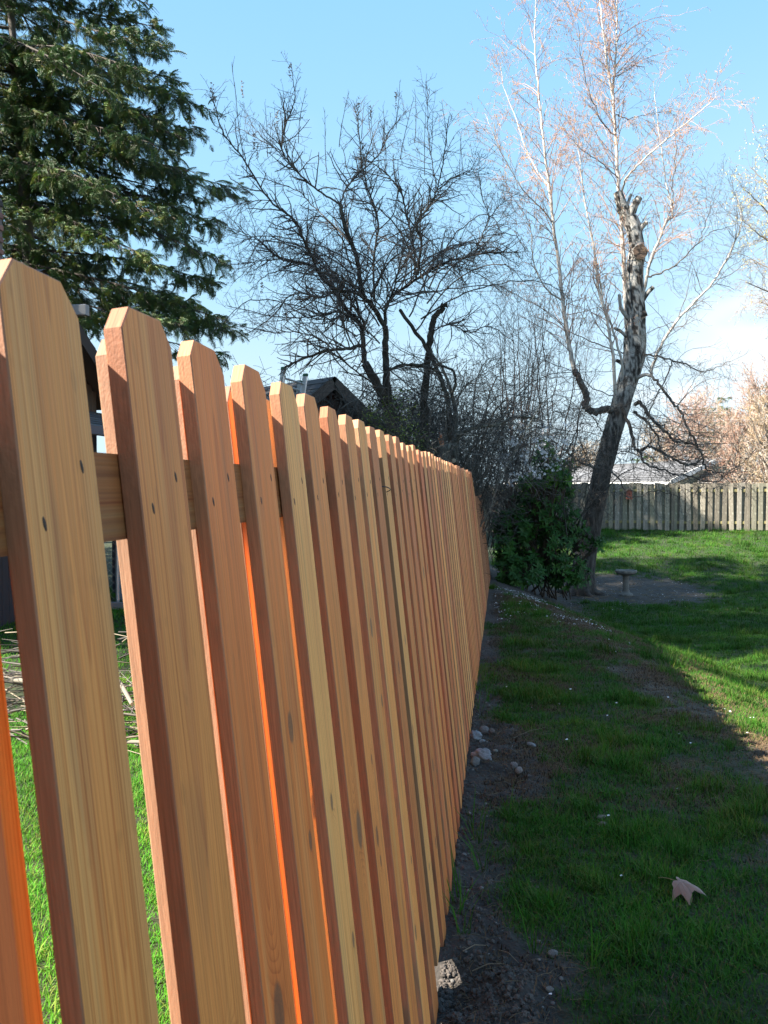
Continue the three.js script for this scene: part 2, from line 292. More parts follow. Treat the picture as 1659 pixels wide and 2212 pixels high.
// ---------------------------------------------------------------- wood
// seven boards side by side and, at the right, four strips of rough sawn edge
const ATLAS = 2048, BOARD = 256;
const boards = (() => {
  const R = rng(77), list = [];
  const tone = [[0.88, 0.345, 0.085], [0.80, 0.27, 0.060], [0.70, 0.195, 0.050], [0.90, 0.385, 0.10], [0.84, 0.295, 0.062], [0.74, 0.235, 0.055], [0.90, 0.42, 0.125]];
  for (let b = 0; b < 7; b++) list.push({ cx: (R() - 0.5) * 0.16, d: 0.02 + R() * 0.12, k: (R() - 0.5) * 0.05, ring: 0.0022 + R() * 0.0028, tone: tone[b], heart: R(), s: R() * 50, knots: Array.from({ length: [2, 1, 1, 3, 2, 1, 3][b] }, () => [(R() - 0.5) * 0.1, 0.2 + R() * 1.4, 0.007 + Math.pow(R(), 2) * 0.016]) });
  return list;
})();
function wood(i, j) {
  const v = j / ATLAS * 1.83;
  if (i >= 7 * BOARD) {
    const e = Math.floor((i - 7 * BOARD) / 64), x = (i % 64) / 64, f = fbm(x * 5 + e * 9, v * 14, 3, 4), g = N3(x * 16 + e * 7, v * 3, 8), l = Math.pow(Math.abs(N3(x * 7 + e, v * 0.6 + e * 5, 2)), 0.7);
    const t = 0.95 + 0.35 * f + 0.2 * g - 0.2 * l, c = [[0.42, 0.215, 0.108], [0.36, 0.165, 0.085], [0.46, 0.245, 0.13], [0.40, 0.19, 0.098]][e];
    return [c[0] * t, c[1] * t, c[2] * t];
  }
  const b = boards[Math.floor(i / BOARD)], u = ((i % BOARD) / BOARD - 0.5) * 0.14;
  let du = 0, dark = 0, kn = 0;
  for (const [ku, kv, kr] of b.knots) {
    const q = ((u - ku) / kr) ** 2 + ((v - kv) / (kr * 1.7)) ** 2;
    du += 0.016 * Math.exp(-q / 5); kn = Math.max(kn, smooth(1.5, 0.7, q)); dark += 0.45 * Math.exp(-q / 3.2);
  }
  const wob = 0.006 * N3(u * 9 + b.s, v * 1.4, 1) + 0.0022 * N3(u * 30 + b.s, v * 5, 3), r = Math.hypot(u - b.cx + wob, b.d + b.k * v + 0.004 * N3(b.s, v * 1.1, 6)) + du;
  const ph = r / b.ring, f = ph - Math.floor(ph), h = N3(Math.floor(ph) * 1.7, b.s, 4), late = Math.pow(f, 3.5) * (1 - smooth(0.93, 1, f)) * (0.55 + 0.8 * Math.abs(h));
  const fib = N3(u * 1100, v * 14, b.s), lo = N3(u * 14 + b.s, v * 0.9, 9), str = N3(u * 90 + b.s, v * 0.7, 12), spot = smooth(0.42, 0.6, N3(u * 60 + b.s, v * 22, 15));
  let c = mix3(b.tone, [b.tone[0] * 0.68, b.tone[1] * 0.53, b.tone[2] * 0.45], clamp(late * 1.15 + dark));
  c = mix3(c, [0.52, 0.14, 0.045], clamp((smooth(0.05, 0.3, lo + 0.25 * str) * 0.55) * b.heart));
  c = mix3(c, [0.80, 0.43, 0.15], smooth(0.15, 0.4, N3(u * 20 + b.s * 2, v * 0.7, 19)) * 0.4);
  c = mix3(c, [0.24, 0.14, 0.08], smooth(0.3, 0.55, N3(u * 24 + 7, v * 3 + b.s, 21)) * 0.22);
  const lines = Math.pow(clamp(N3(u * 300 + b.s, v * 0.9, 5) * 1.7), 1.4), fine = N3(u * 620 + b.s, v * 2.2, 7), t = 1 + 0.10 * fib + 0.12 * str - 0.12 * spot - 0.27 * lines + 0.20 * fine + 0.16 * N3(u * 8 + b.s, v * 1.7, 31);
  c = [c[0] * t, c[1] * t * (1 - 0.22 * lines), c[2] * t * (1 - 0.4 * lines)];
  return kn ? mix3(c, [0.16, 0.09, 0.05], kn * (0.75 + 0.25 * N3(u * 300, v * 300, 2))) : c;
}
const cedarMap = texture(ATLAS, ATLAS, wood, true, false);
const cedarBump = texture(1024, 2048, (i, j) => { const e = i >= 896, x = i / 1024, y = j / 2048; return e ? 0.5 + 0.22 * fbm(x * 300, y * 120, 2, 3) : 0.5 + 0.28 * N3(x * 420, y * 9, 5) + 0.22 * N3(x * 90, y * 30, 4); }, false, false);
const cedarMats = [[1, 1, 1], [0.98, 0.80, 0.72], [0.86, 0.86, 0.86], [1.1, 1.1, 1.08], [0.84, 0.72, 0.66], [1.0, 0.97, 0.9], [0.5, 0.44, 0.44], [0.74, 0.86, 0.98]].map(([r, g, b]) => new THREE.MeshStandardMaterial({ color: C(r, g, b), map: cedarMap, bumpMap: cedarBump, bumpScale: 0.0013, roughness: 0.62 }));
// a dog-eared picket: its broad faces towards +x and -x, its length along y, its width along z from 0 to -w
function picketGeometry(w, h, t, cut, board, flip, R) {
  const ch = 0.0014, j = () => (R() - 0.5) * 0.003, s = new THREE.Shape();
  const c0 = cut * (0.85 + R() * 0.3), c1 = cut * (0.9 + R() * 0.35);
  s.moveTo(ch, ch); s.lineTo(w - ch, ch + j());
  for (let k = 1; k < 10; k++) s.lineTo(w - ch + j() * 0.25, (h - c1) * k / 10);
  s.lineTo(w - ch, h - c1); s.lineTo(w - c1, h - ch + j()); s.lineTo(c0, h - ch); s.lineTo(ch, h - c0);
  for (let k = 9; k > 0; k--) s.lineTo(ch + j() * 0.25, (h - c0) * k / 10);
  s.closePath();
  const g = new THREE.ExtrudeGeometry(s, { depth: t - 2 * ch, bevelEnabled: true, bevelThickness: ch, bevelSize: ch, bevelSegments: 1, steps: 1 });
  g.translate(0, 0, ch);
  const P = g.attributes.position, U = g.attributes.uv, N = g.attributes.normal, e = Math.floor(R() * 4), voff = R() * 0.02, side = R() < 0.5 ? 1 : -1;
  for (let k = 0; k < P.count; k++) {
    const x = P.getX(k), y = P.getY(k), z = P.getZ(k);
    if (Math.abs(N.getZ(k)) > 0.9) { const f = clamp(x / w, 0.01, 0.99), vv = clamp((y + voff) / 1.86, 0.002, 0.998); U.setXY(k, (board + (flip & 1 ? 1 - f : f)) / 8, flip & 2 ? 1 - vv : vv); }
    else { const d = clamp(z / t, 0.03, 0.97); U.setXY(k, (7 + (e + (side > 0 ? d : 1 - d)) / 4) / 8, y > h - 0.06 ? clamp(Math.abs(x / w) * 0.08 + 0.5 + z * 0.2) : clamp(y / 1.9, 0.01, 0.99)); }
    const bow = 0; P.setXYZ(k, z + bow, y, -x);
  }
  g.computeVertexNormals(); return g;
}
// ---------------------------------------------------------------- the cedar fence
const FENCE_X = -0.195, TILT = Math.atan(0.11), PITCH = 0.229, WIDE = 0.14, Z0 = -0.692;
const cedarFence = thing('cedar_fence', 'new orange cedar shadowbox fence with dog-eared pickets running away on the left', 'fence', [FENCE_X, 0, 0]);
cedarFence.rotation.z = TILT;
const nailMat = M(0.035, 0.02, 0.015, 0.7), nailGeo = new THREE.SphereGeometry(1, 8, 5); nailGeo.scale(0.0007, 0.0066, 0.0030);
const wetPost = new THREE.MeshStandardMaterial({ color: C(0.15, 0.18, 0.15), map: cedarMap, bumpMap: cedarBump, bumpScale: 0.0012, roughness: 0.8 });
const railMat = new THREE.MeshStandardMaterial({ color: C(0.36, 0.37, 0.4), map: cedarMap, bumpMap: cedarBump, bumpScale: 0.0012, roughness: 0.75 });
function woodUV(g, board, R) { // boards cut square: grain along the longest side
  g.computeBoundingBox(); const b = g.boundingBox, s = [b.max.x - b.min.x, b.max.y - b.min.y, b.max.z - b.min.z], L = s.indexOf(Math.max(...s)), P = g.attributes.position, N = g.attributes.normal, U = g.attributes.uv, off = R();
  const lo = b.min.toArray();
  for (let k = 0; k < P.count; k++) {
    const q = [P.getX(k), P.getY(k), P.getZ(k)], n = [N.getX(k), N.getY(k), N.getZ(k)], w = [0, 1, 2].filter((a) => a !== L).sort((a, c) => Math.abs(n[a]) - Math.abs(n[c]))[0];
    const f = clamp((q[w] - lo[w]) / Math.max(0.14, s[w]), 0.02, 0.98), vv = ((q[L] - lo[L]) / 1.9 + off) % 2; U.setXY(k, (board + f) / 8, clamp(vv > 1 ? 2 - vv : vv, 0.003, 0.997));
  }
  return g;
}
{
  const R = rng(4242);
  const POSTS = [-2.938, -5.228, -7.518, -9.808, -12.098];
  const tall = (z) => z > -12.0 ? 1.80 + 0.008 * smooth(-2.2, -1.2, z) : lerpAt([-12.0, -12.25, -12.5, -12.75], [1.78, 1.68, 1.56, 1.47], z);
  const tones = [0, 3, 1, 4, 6, 1, 3, 4, 0, 5, 6, 0, 4, 2];
  let n = 0;
  for (let k = -2; ; k++) {
    let z = Z0 - PITCH * (k - 1); if (z < -16.6) break;
    const last = z < -12.75, h = tall(z) + (k === 1 ? -0.001 : k > 1 && k < 6 ? 0.003 : (R() - 0.5) * 0.018), up = k === 11 ? 0.05 : k === 9 ? 0.012 : -0.03 + R() * 0.02;  // last low section: its shade is put into a darker cedar tint
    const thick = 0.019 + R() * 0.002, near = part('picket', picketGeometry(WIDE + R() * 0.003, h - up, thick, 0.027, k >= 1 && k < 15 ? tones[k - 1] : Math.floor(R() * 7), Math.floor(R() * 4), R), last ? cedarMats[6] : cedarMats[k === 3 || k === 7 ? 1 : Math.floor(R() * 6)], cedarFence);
    near.position.set(-0.0205 + (R() - 0.5) * 0.0016, up, z + (R() - 0.5) * 0.0015); near.rotation.set((R() - 0.5) * 0.0045, (R() - 0.5) * 0.02, (R() - 0.5) * 0.002);
    if (k < 16 && k > -2) for (const [dz, y] of [[-0.028, 1.592], [-0.109, 1.637]]) {
      const m = shade(new THREE.Mesh(nailGeo, nailMat)); m.name = 'nail'; near.add(m); m.position.set(thick, y - up + (R() - 0.5) * 0.02, dz + (R() - 0.5) * 0.012); m.rotation.x = 0.25;
    }
    // the picket on the far side covers the gap beyond this one
    const hf = h - 0.012 + (R() - 0.5) * 0.01, zf = z - 0.111 + (R() - 0.5) * 0.002;
    const ripped = [10, 20, 30, 40, 50].includes(k); // cut narrow where it meets a post
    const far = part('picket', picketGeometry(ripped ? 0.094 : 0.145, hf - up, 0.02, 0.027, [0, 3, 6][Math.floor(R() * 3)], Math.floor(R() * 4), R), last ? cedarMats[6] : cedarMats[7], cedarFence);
    far.position.set(-0.0795, up, ripped ? z - 0.057 : zf + (k === 0 ? -0.012 : 0)); far.rotation.set(0, (R() - 0.5) * 0.015, 0);
  }
  for (const z of POSTS) {
    const g = woodUV(slab(0.089, 1.735 + 0.25, 0.069, 0.004), 5, R), p = part('post', g, wetPost, cedarFence); p.position.set(-0.0555, (1.735 - 0.25) / 2, z - 0.004); p.userData.label = 'grey brown square post set between the pickets';
  }
  const zs = [1.65, ...POSTS];
  for (let k = 0; k < zs.length - 1; k++) for (const y of [1.611, 0.26]) {
    const a = zs[k] - 0.041, b = zs[k + 1] + 0.033, g = woodUV(slab(0.0365, 0.0889, a - b, 0.003), 1 + k % 5, R), r = part('rail', g, railMat, cedarFence); r.position.set(-0.0392, y, (a + b) / 2);
  }
  for (const y of [1.30, 0.3]) { const g = woodUV(slab(0.0365, 0.0889, 4.2, 0.003), 2, R), r = part('rail', g, railMat, cedarFence); r.position.set(-0.0392, y, -14.46); }
  const staple = new MB(); staple.tube(curve([V(-0.01, 1.62, -2.90), V(0.012, 1.615, -2.91), V(0.018, 1.605, -2.945), V(0.004, 1.60, -2.955)], 10), [0.0018, 0.0014], 6, { color: [0.06, 0.06, 0.065] });
  staple.build('bent_nail', new THREE.MeshStandardMaterial({ vertexColors: true, roughness: 0.5, metalness: 0.6 }), cedarFence);
}
// ---------------------------------------------------------------- the weathered fence at the end of the yard
{
  const R = rng(99), f = thing('weathered_fence', 'old grey weathered picket fence with lichen-stained rails across the back of the lawn', 'fence', [0, 0, -32]);
  const greyMap = texture(256, 512, (i, j) => { const u = i / 256, v = j / 512, s = fbm(u * 26, v * 3, 2, 3), l = smooth(0.12, 0.35, fbm(u * 7, v * 16, 5, 4)), d = smooth(0.1, 0.4, N3(u * 40, v * 60, 3)); const t = 0.8 + 0.6 * s - 0.25 * d; return mix3([0.33 * t, 0.30 * t, 0.255 * t], [0.45, 0.435, 0.38], l * 0.6); });
  const mats = [[1, 1, 1], [0.66, 0.64, 0.60], [1.12, 1.1, 1.04], [0.82, 0.85, 0.76]].map(([r, g, b]) => new THREE.MeshStandardMaterial({ color: C(r, g, b), map: greyMap, bumpMap: greyMap, bumpScale: 0.004, roughness: 0.95 }));
  const shapes = [0, 1, 2, 3].map(() => { const g = picketGeometry(0.142, 1.56, 0.02, 0.018, 0, 0, R), U = g.attributes.uv, P = g.attributes.position; for (let k = 0; k < U.count; k++) U.setXY(k, P.getZ(k) * 3 + R.length, P.getY(k) * 0.6); g.rotateY(-Math.PI / 2); return g; });
  const lichen = M(0.27, 0.235, 0.11, 0.95);
  for (let k = 0, x = -1.3; x < 14; x += 0.231, k++) {
    const y = height(x, -32) + 0.02;
    const a = part('picket', shapes[k % 4], mats[Math.floor(R() * 4)], f); a.position.set(x + (R() - 0.5) * 0.03, y + (R() - 0.5) * 0.05, 0.02); a.rotation.z = (R() - 0.5) * 0.055; a.rotation.y = (R() - 0.5) * 0.06;
    const b = part('picket', shapes[(k + 2) % 4], mats[Math.floor(R() * 4)], f); b.position.set(x + 0.115 + (R() - 0.5) * 0.03, y + (R() - 0.5) * 0.05, -0.06); b.rotation.z = (R() - 0.5) * 0.03;
  }
  for (let x = -1.6; x < 13; x += 2.42) {
    const y = height(x, -32) + 0.02;
    for (const dy of [1.33, 0.27]) { const r = part('rail', slab(2.32, 0.09, 0.038), lichen, f); r.position.set(x + 1.21, y + dy, -0.002); r.userData.label = 'rail yellow green with lichen'; }
    const p = part('post', slab(0.1, 1.7, 0.09), x > 3 && x < 4 ? lichen : mats[1], f); p.position.set(x, y + 0.72, -0.002);
  }
}

// ---------------------------------------------------------------- trees
// grows one twig from start along dir and its side twigs; every shoot is a short tube in m
function grow(m, R, start, dir, len, r0, o, level = 0) {
  const n = Math.max(3, Math.min(7, Math.round(len / (o.step ?? 0.12)))), pts = [start.clone()], d = dir.clone(), p = start.clone(), dirs = [];
  for (let k = 0; k < n; k++) {
    d.addScaledVector(sideways(d, R), (o.wobble ?? 0.18) * (0.4 + R())).addScaledVector(UP, (o.lift ?? 0) * (level ? 1 : 0.5)).normalize();
    p.addScaledVector(d, len / n); pts.push(p.clone()); dirs.push(d.clone());
  }
  const r1 = Math.max(o.tip ?? 0.0018, r0 * 0.45);
  m.tube(pts, [Math.max(r0, r1), r1], r0 > 0.02 ? 6 : r0 > 0.007 ? 4 : 3, { color: o.color ? o.color(r0, R) : null, caps: false });
  if (o.each) for (let k = 1; k < pts.length; k++) o.each(pts[k], dirs[k - 1], level, k / (pts.length - 1));
  if (level >= o.levels) return;
  const count = Math.round(len * o.density[level] * (0.7 + 0.6 * R()));
  for (let c = 0; c < count; c++) {
    const f = 0.12 + 0.88 * (c + R()) / count, at0 = Math.min(n - 1, Math.floor(f * n)), b = pts[at0].clone().lerp(pts[at0 + 1], f * n - at0);
    const a = (o.angle ?? 0.9) * (0.6 + 0.7 * R()), side = sideways(dirs[at0], R), q = dirs[at0].clone().multiplyScalar(Math.cos(a)).addScaledVector(side, Math.sin(a)).normalize();
    grow(m, R, b, q, len * o.ratio[level] * (0.45 + 0.8 * R()) * (1.1 - 0.5 * f), Math.max(o.tip ?? 0.0018, r0 * (0.5 - 0.15 * f)), o, level + 1);
  }
}
// a hand-laid limb; returns its points for side twigs
function limb(m, pts, rad, sides, opt = {}) {
  const n = Math.max(8, pts.length * (opt.per ?? 5)), c = curve(pts, n), R = rng(Math.round(Math.abs(pts[0].x * 7919 + pts[1].y * 104729 + pts[1].z * 31))), w = opt.wiggle ?? 0.012;
  for (let k = 1; k < c.length - 1; k++) c[k].add(V((R() - 0.5) * w, (R() - 0.5) * w, (R() - 0.5) * w));
  m.tube(c, rad, sides, opt); return c;
}
function along(m, R, c, rad, count, o, from = 0.15) {
  for (let k = 0; k < count; k++) {
    const f = from + (1 - from) * (k + R()) / count, s = Math.min(c.length - 2, Math.floor(f * (c.length - 1))), p = c[s].clone().lerp(c[s + 1], f * (c.length - 1) - s), t = c[s + 1].clone().sub(c[s]).normalize();
    const a = (o.angle ?? 0.9) * (0.65 + 0.6 * R()), q = t.multiplyScalar(Math.cos(a)).addScaledVector(sideways(t, R), Math.sin(a)).normalize();
    const r = (typeof rad === 'function' ? rad(f) : mix(rad[0], rad[1], f));
    grow(m, R, p, q, o.len * (0.4 + 0.9 * R()) * (o.fade ? 1.25 - o.fade * f : 1), Math.min(o.max ?? 0.012, r * 0.5), o);
  }
}
const barkTex = texture(512, 512, (i, j) => { const u = i / 512 * 6.283, v = j / 512 * 6.283, s = (a, b) => N3(Math.cos(u) * a + 3, Math.sin(u) * a, 1 + b) , f = 0.6 * N3(Math.cos(u) * 5, Math.sin(u) * 5, Math.sin(v) * 0.9) + 0.5 * N3(Math.cos(u) * 11, Math.sin(u) * 11, Math.cos(v) * 2) + 0.4 * N3(Math.sin(u) * 16 + Math.sin(v) * 3, Math.cos(u) * 16, Math.cos(v) * 4); const t = 0.85 + 0.7 * f; return [t, t, t]; });
barkTex.repeat.set(2.2, 1.4);
const bark = new THREE.MeshStandardMaterial({ vertexColors: true, map: barkTex, bumpMap: barkTex, bumpScale: 0.01, roughness: 0.95 });
const twigMat = new THREE.MeshStandardMaterial({ vertexColors: true, roughness: 0.85 });

// ---- the bare fruit tree over the fence
const fruit = (x, y, dz = 0) => at(398 + x * 0.44, 132.7 + y * 0.44, 14 - dz);
{
  const root = at(860, 1060, 14.2); root.y = -0.02;
  const g = thing('bare_fruit_tree', 'leafless spreading fruit tree with many crooked limbs rising behind the cedar fence', 'tree', [0, 0, 0]);
  const R = rng(314), wood = new MB(), twigs = new MB();
  const col = (th, l, p) => { const t = 0.75 + 0.5 * fbm(p.x * 5, p.y * 5, p.z * 5, 3), li = smooth(0.12, 0.35, N3(p.x * 6, p.y * 6, p.z * 6)); return mix3([0.06 * t, 0.048 * t, 0.036 * t], [0.12, 0.125, 0.10], li * 0.55); };
  const tint = (r, S) => { const t = 0.7 + S() * 0.5; return r < 0.004 ? [0.105 * t, 0.088 * t, 0.084 * t] : [0.088 * t, 0.076 * t, 0.067 * t]; };
  const bump = (th, l, r) => r * 0.14 * N3(Math.cos(th) * 2.2, Math.sin(th) * 2.2, l * 4);
  const base = root.clone(), base2 = root.clone().add(V(0.55, 0, -0.2));
  const T = (pts, r0, r1, sides = 9) => limb(wood, pts, [r0 * 0.6, r1 * 0.6], sides, { color: col, bump, wiggle: 0.03 });
  T([base, fruit(1010, 1720, 0.1), fruit(955, 1600, 0.2), fruit(885, 1480, 0.25)], 0.14, 0.105, 12);
  T([base, fruit(1000, 1640, -0.2), fruit(990, 1480, -0.2), fruit(985, 1300, -0.1)], 0.12, 0.07, 10);
  const cut = T([base2, fruit(1178, 1780), fruit(1192, 1480), fruit(1212, 1330, 0.1), fruit(1232, 1255, 0.1), fruit(1274, 1206, 0.1)], 0.105, 0.062, 12);
  T([base2.clone().add(V(0.2, 0, 0.3)), fruit(1300, 1760, 0.3), fruit(1290, 1650, 0.3), fruit(1220, 1460, 0.2), fruit(1060, 1220, -0.2)], 0.06, 0.045, 8);
  T([fruit(1300, 1700, 0.3), fruit(1330, 1530, 0.4), fruit(1230, 1480, 0.4), fruit(1210, 1400, 0.4)], 0.035, 0.022, 6);
  const L = [ // points, radius at the start and the end, side twigs
    [[[885, 1480, 0.2], [870, 1400, 0.3], [800, 1410, 0.6], [700, 1420, 0.9], [560, 1470, 1.0], [495, 1500, 1.0]], 0.055, 0.014, 16],
    [[[885, 1480, 0.2], [875, 1350, 0.1], [870, 1300, 0], [780, 1200, -0.1], [740, 1130, -0.1], [640, 1010, -0.2], [480, 968, -0.3], [380, 890, -0.4]], 0.075, 0.017, 26],
    [[[380, 890, -0.4], [310, 850, -0.5], [200, 810, -0.6]], 0.016, 0.005, 9],
    [[[480, 968, -0.3], [330, 985, -0.4], [215, 1000, -0.5]], 0.018, 0.005, 10],
    [[[740, 1130, -0.1], [660, 1040, 0.3], [625, 960, 0.5], [590, 880, 0.6], [540, 780, 0.7], [420, 682, 0.8], [300, 490, 0.9], [200, 368, 1.0], [150, 210, 1.0], [137, 150, 1.0]], 0.04, 0.006, 30],
    [[[420, 682, 0.8], [300, 690, 0.9], [190, 735, 1.0]], 0.012, 0.004, 9],
    [[[985, 1300, -0.1], [920, 1200, 0], [880, 1150, 0.1], [842, 950, 0.2], [785, 800, 0.3], [764, 700, 0.3]], 0.07, 0.032, 18],
    [[[764, 700, 0.3], [640, 620, 0.4], [540, 520, 0.5], [480, 440, 0.5], [500, 300, 0.5], [520, 255, 0.5], [541, 195, 0.6], [524, 5, 0.6]], 0.028, 0.005, 24],
    [[[480, 440, 0.5], [380, 390, 0.3], [255, 320, 0.2]], 0.012, 0.004, 12],
    [[[764, 700, 0.3], [800, 610, 0.1], [870, 540, -0.1], [960, 450, -0.2], [1010, 340, -0.3], [1090, 240, -0.4]], 0.026, 0.005, 22],
    [[[842, 950, 0.2], [790, 860, -0.4], [640, 720, -0.7], [560, 640, -0.9], [400, 580, -1.0], [250, 560, -1.1]], 0.022, 0.005, 20],
    [[[935, 1180, -0.3], [930, 980, -0.5], [952, 780, -0.6], [895, 610, -0.7], [868, 480, -0.7], [850, 280, -0.7], [843, 245, -0.7]], 0.036, 0.006, 24],
    [[[985, 1300, -0.1], [1000, 1185, -0.3], [1140, 1068, -0.5], [1280, 990, -0.4], [1430, 950, -0.3], [1540, 938, -0.3], [1650, 936, -0.3]], 0.05, 0.008, 30],
    [[[1430, 950, -0.3], [1460, 860, -0.2], [1500, 770, -0.2], [1555, 700, -0.1], [1650, 640, -0.1]], 0.016, 0.004, 14],
    [[[1500, 770, -0.2], [1460, 660, -0.1], [1450, 570, -0.1]], 0.01, 0.004, 8],
    [[[1140, 1068, -0.5], [1122, 880, -0.6], [1092, 760, -0.7], [1060, 640, -0.9], [1000, 560, -1.0], [930, 505, -1.1], [880, 490, -1.1]], 0.034, 0.008, 22],
    [[[1145, 1050, 0.2], [1165, 880, 0.3], [1140, 800, 0.3], [1212, 700, 0.4], [1240, 632, 0.4], [1275, 470, 0.5], [1300, 270, 0.5]], 0.038, 0.005, 24],
    [[[1240, 632, 0.4], [1215, 480, 0.2], [1200, 380, 0.1], [1195, 200, 0.1], [1205, 130, 0.1]], 0.014, 0.004, 13],
    [[[1240, 632, 0.4], [1310, 580, 0.6], [1400, 540, 0.7], [1440, 470, 0.7]], 0.014, 0.004, 12],
    [[[880, 1160, 0.1], [820, 1130, 0.6], [740, 1132, 0.9], [660, 1160, 1.1], [600, 1140, 1.2], [520, 1150, 1.3], [440, 1245, 1.3], [320, 1330, 1.3]], 0.034, 0.006, 22],
    [[[870, 1300, 0], [760, 1230, -0.6], [660, 1250, -0.9], [520, 1260, -1.1], [380, 1240, -1.2], [210, 1200, -1.2]], 0.03, 0.005, 22],
    [[[1280, 990, -0.4], [1360, 1010, 0.2], [1470, 1060, 0.5], [1560, 1130, 0.6]], 0.018, 0.005, 14],
    [[[1000, 1185, -0.3], [1040, 1080, 0.8], [1090, 900, 1.1], [1180, 740, 1.2], [1290, 640, 1.2]], 0.026, 0.005, 18],
    [[[990, 1480, -0.2], [1010, 1510, 0.3], [1080, 1490, 0.5], [1200, 1500, 0.6], [1240, 1530, 0.6], [1300, 1700, 0.6]], 0.04, 0.02, 12],
    [[[955, 1600, 0.2], [840, 1520, 0.8], [690, 1380, 1.2], [560, 1330, 1.3], [420, 1330, 1.3], [260, 1290, 1.3]], 0.026, 0.005, 20],
    [[[1212, 1330, 0.1], [1300, 1290, 0.3], [1400, 1330, 0.5], [1500, 1300, 0.6], [1620, 1380, 0.6]], 0.022, 0.005, 20],
  ];
  for (const [pts, a, b, k] of L) {
    const m = a > 0.03 ? wood : twigs, c = limb(m, pts.map((p) => fruit(...p)), [a * 0.54, b * 0.9], a > 0.04 ? 9 : 6, { color: a > 0.03 ? col : tint(a, R), wiggle: 0.02, bump: a > 0.04 ? bump : null });
    along(twigs, R, c, [a, b], Math.round(k * 2.2), { fade: 0.85, len: 0.62, levels: 2, density: [7.5, 7.5], ratio: [0.5, 0.5], lift: 0.03, angle: 0.95, wobble: 0.22, max: 0.011, tip: 0.0021, color: tint }, 0.12);
  }
  // finer arching limbs that fill the crown
  for (let k = 0; k < 36; k++) {
    const x0 = mix(760, 1220, R()), y0 = mix(1020, 1420, R()), out = x0 < 960 ? -1 : 1, x1 = x0 + out * (150 + 420 * R()) * (R() < 0.2 ? -0.6 : 1), y1 = y0 - 60 - 330 * R(), z0 = (R() - 0.5) * 0.6, z1 = (R() - 0.5) * 2.6, end = [x1 + out * (60 + 120 * R()), y1 + 40 + 130 * R(), z1];
    const c = limb(twigs, [fruit(x0, y0, z0), fruit(mix(x0, x1, 0.45), mix(y0, y1, 0.75), mix(z0, z1, 0.5)), fruit(x1, y1, z1), fruit(...end)], [0.013, 0.004], 5, { color: tint(0.01, R), wiggle: 0.03, caps: false });
    along(twigs, R, c, [0.012, 0.004], 26, { fade: 0.7, len: 0.5, levels: 2, density: [8, 8], ratio: [0.5, 0.5], lift: 0.02, angle: 1.0, wobble: 0.28, max: 0.007, tip: 0.0021, color: tint }, 0.15);
  }
  // long upright water shoots from the upper limbs
  for (const [x, y, h] of [[290, 470, 1.3], [870, 380, 0.6], [920, 400, 0.6], [1040, 330, 0.7], [1130, 400, 0.8], [1290, 420, 0.7], [560, 400, 0.8], [760, 420, 0.8], [410, 470, 0.8], [700, 560, 0.9], [990, 520, 0.9], [1060, 480, 0.9], [1180, 560, 1], [1370, 560, 0.7]]) {
    grow(twigs, R, fruit(x, y, R() - 0.3), V((R() - 0.5) * 0.35, 1, (R() - 0.5) * 0.3).normalize(), h, 0.007, { levels: 1, density: [7], ratio: [0.22], wobble: 0.06, lift: 0.05, tip: 0.0021, angle: 0.7, color: tint });
  }
  wood.build('trunk', bark, g); twigs.build('branches', twigMat, g);
  // furred bud spikes at some shoot ends
  const bud = new MB(), bl = [[137, 150], [150, 215], [285, 140], [345, 400], [360, 440], [855, 250], [850, 310], [915, 260], [1040, 195], [520, 60], [455, 290], [860, 470], [485, 950], [470, 880], [380, 1100], [45, 320]];
  for (const [x, y] of bl) { const c = fruit(x, y, 0.9); for (let k = 0; k < 26; k++) { const a = sideways(UP, R), p = c.clone().add(V((R() - 0.5) * 0.03, (R() - 0.5) * 0.24, (R() - 0.5) * 0.03)); bud.tri(p, p.clone().addScaledVector(a, 0.028).add(V(0, 0.02, 0)), p.clone().add(V(0, 0.022, 0.004)), [0.25, 0.23, 0.22]); } }
  stuff(bud.build('buds', twigMat, g));
  // lichen knobs where the top was sawn off
  const top = cut[cut.length - 1], cap = new MB();
  for (let k = 0; k < 7; k++) { const p = top.clone().add(V((R() - 0.5) * 0.09, (R() - 0.3) * 0.05, (R() - 0.5) * 0.09)); cap.tube([p, p.clone().add(V(0.015, 0.035 + R() * 0.03, 0))], [0.025, 0.008], 6, { color: [0.04, 0.034, 0.028] }); }
  cap.build('sawn_top', twigMat, g);
}
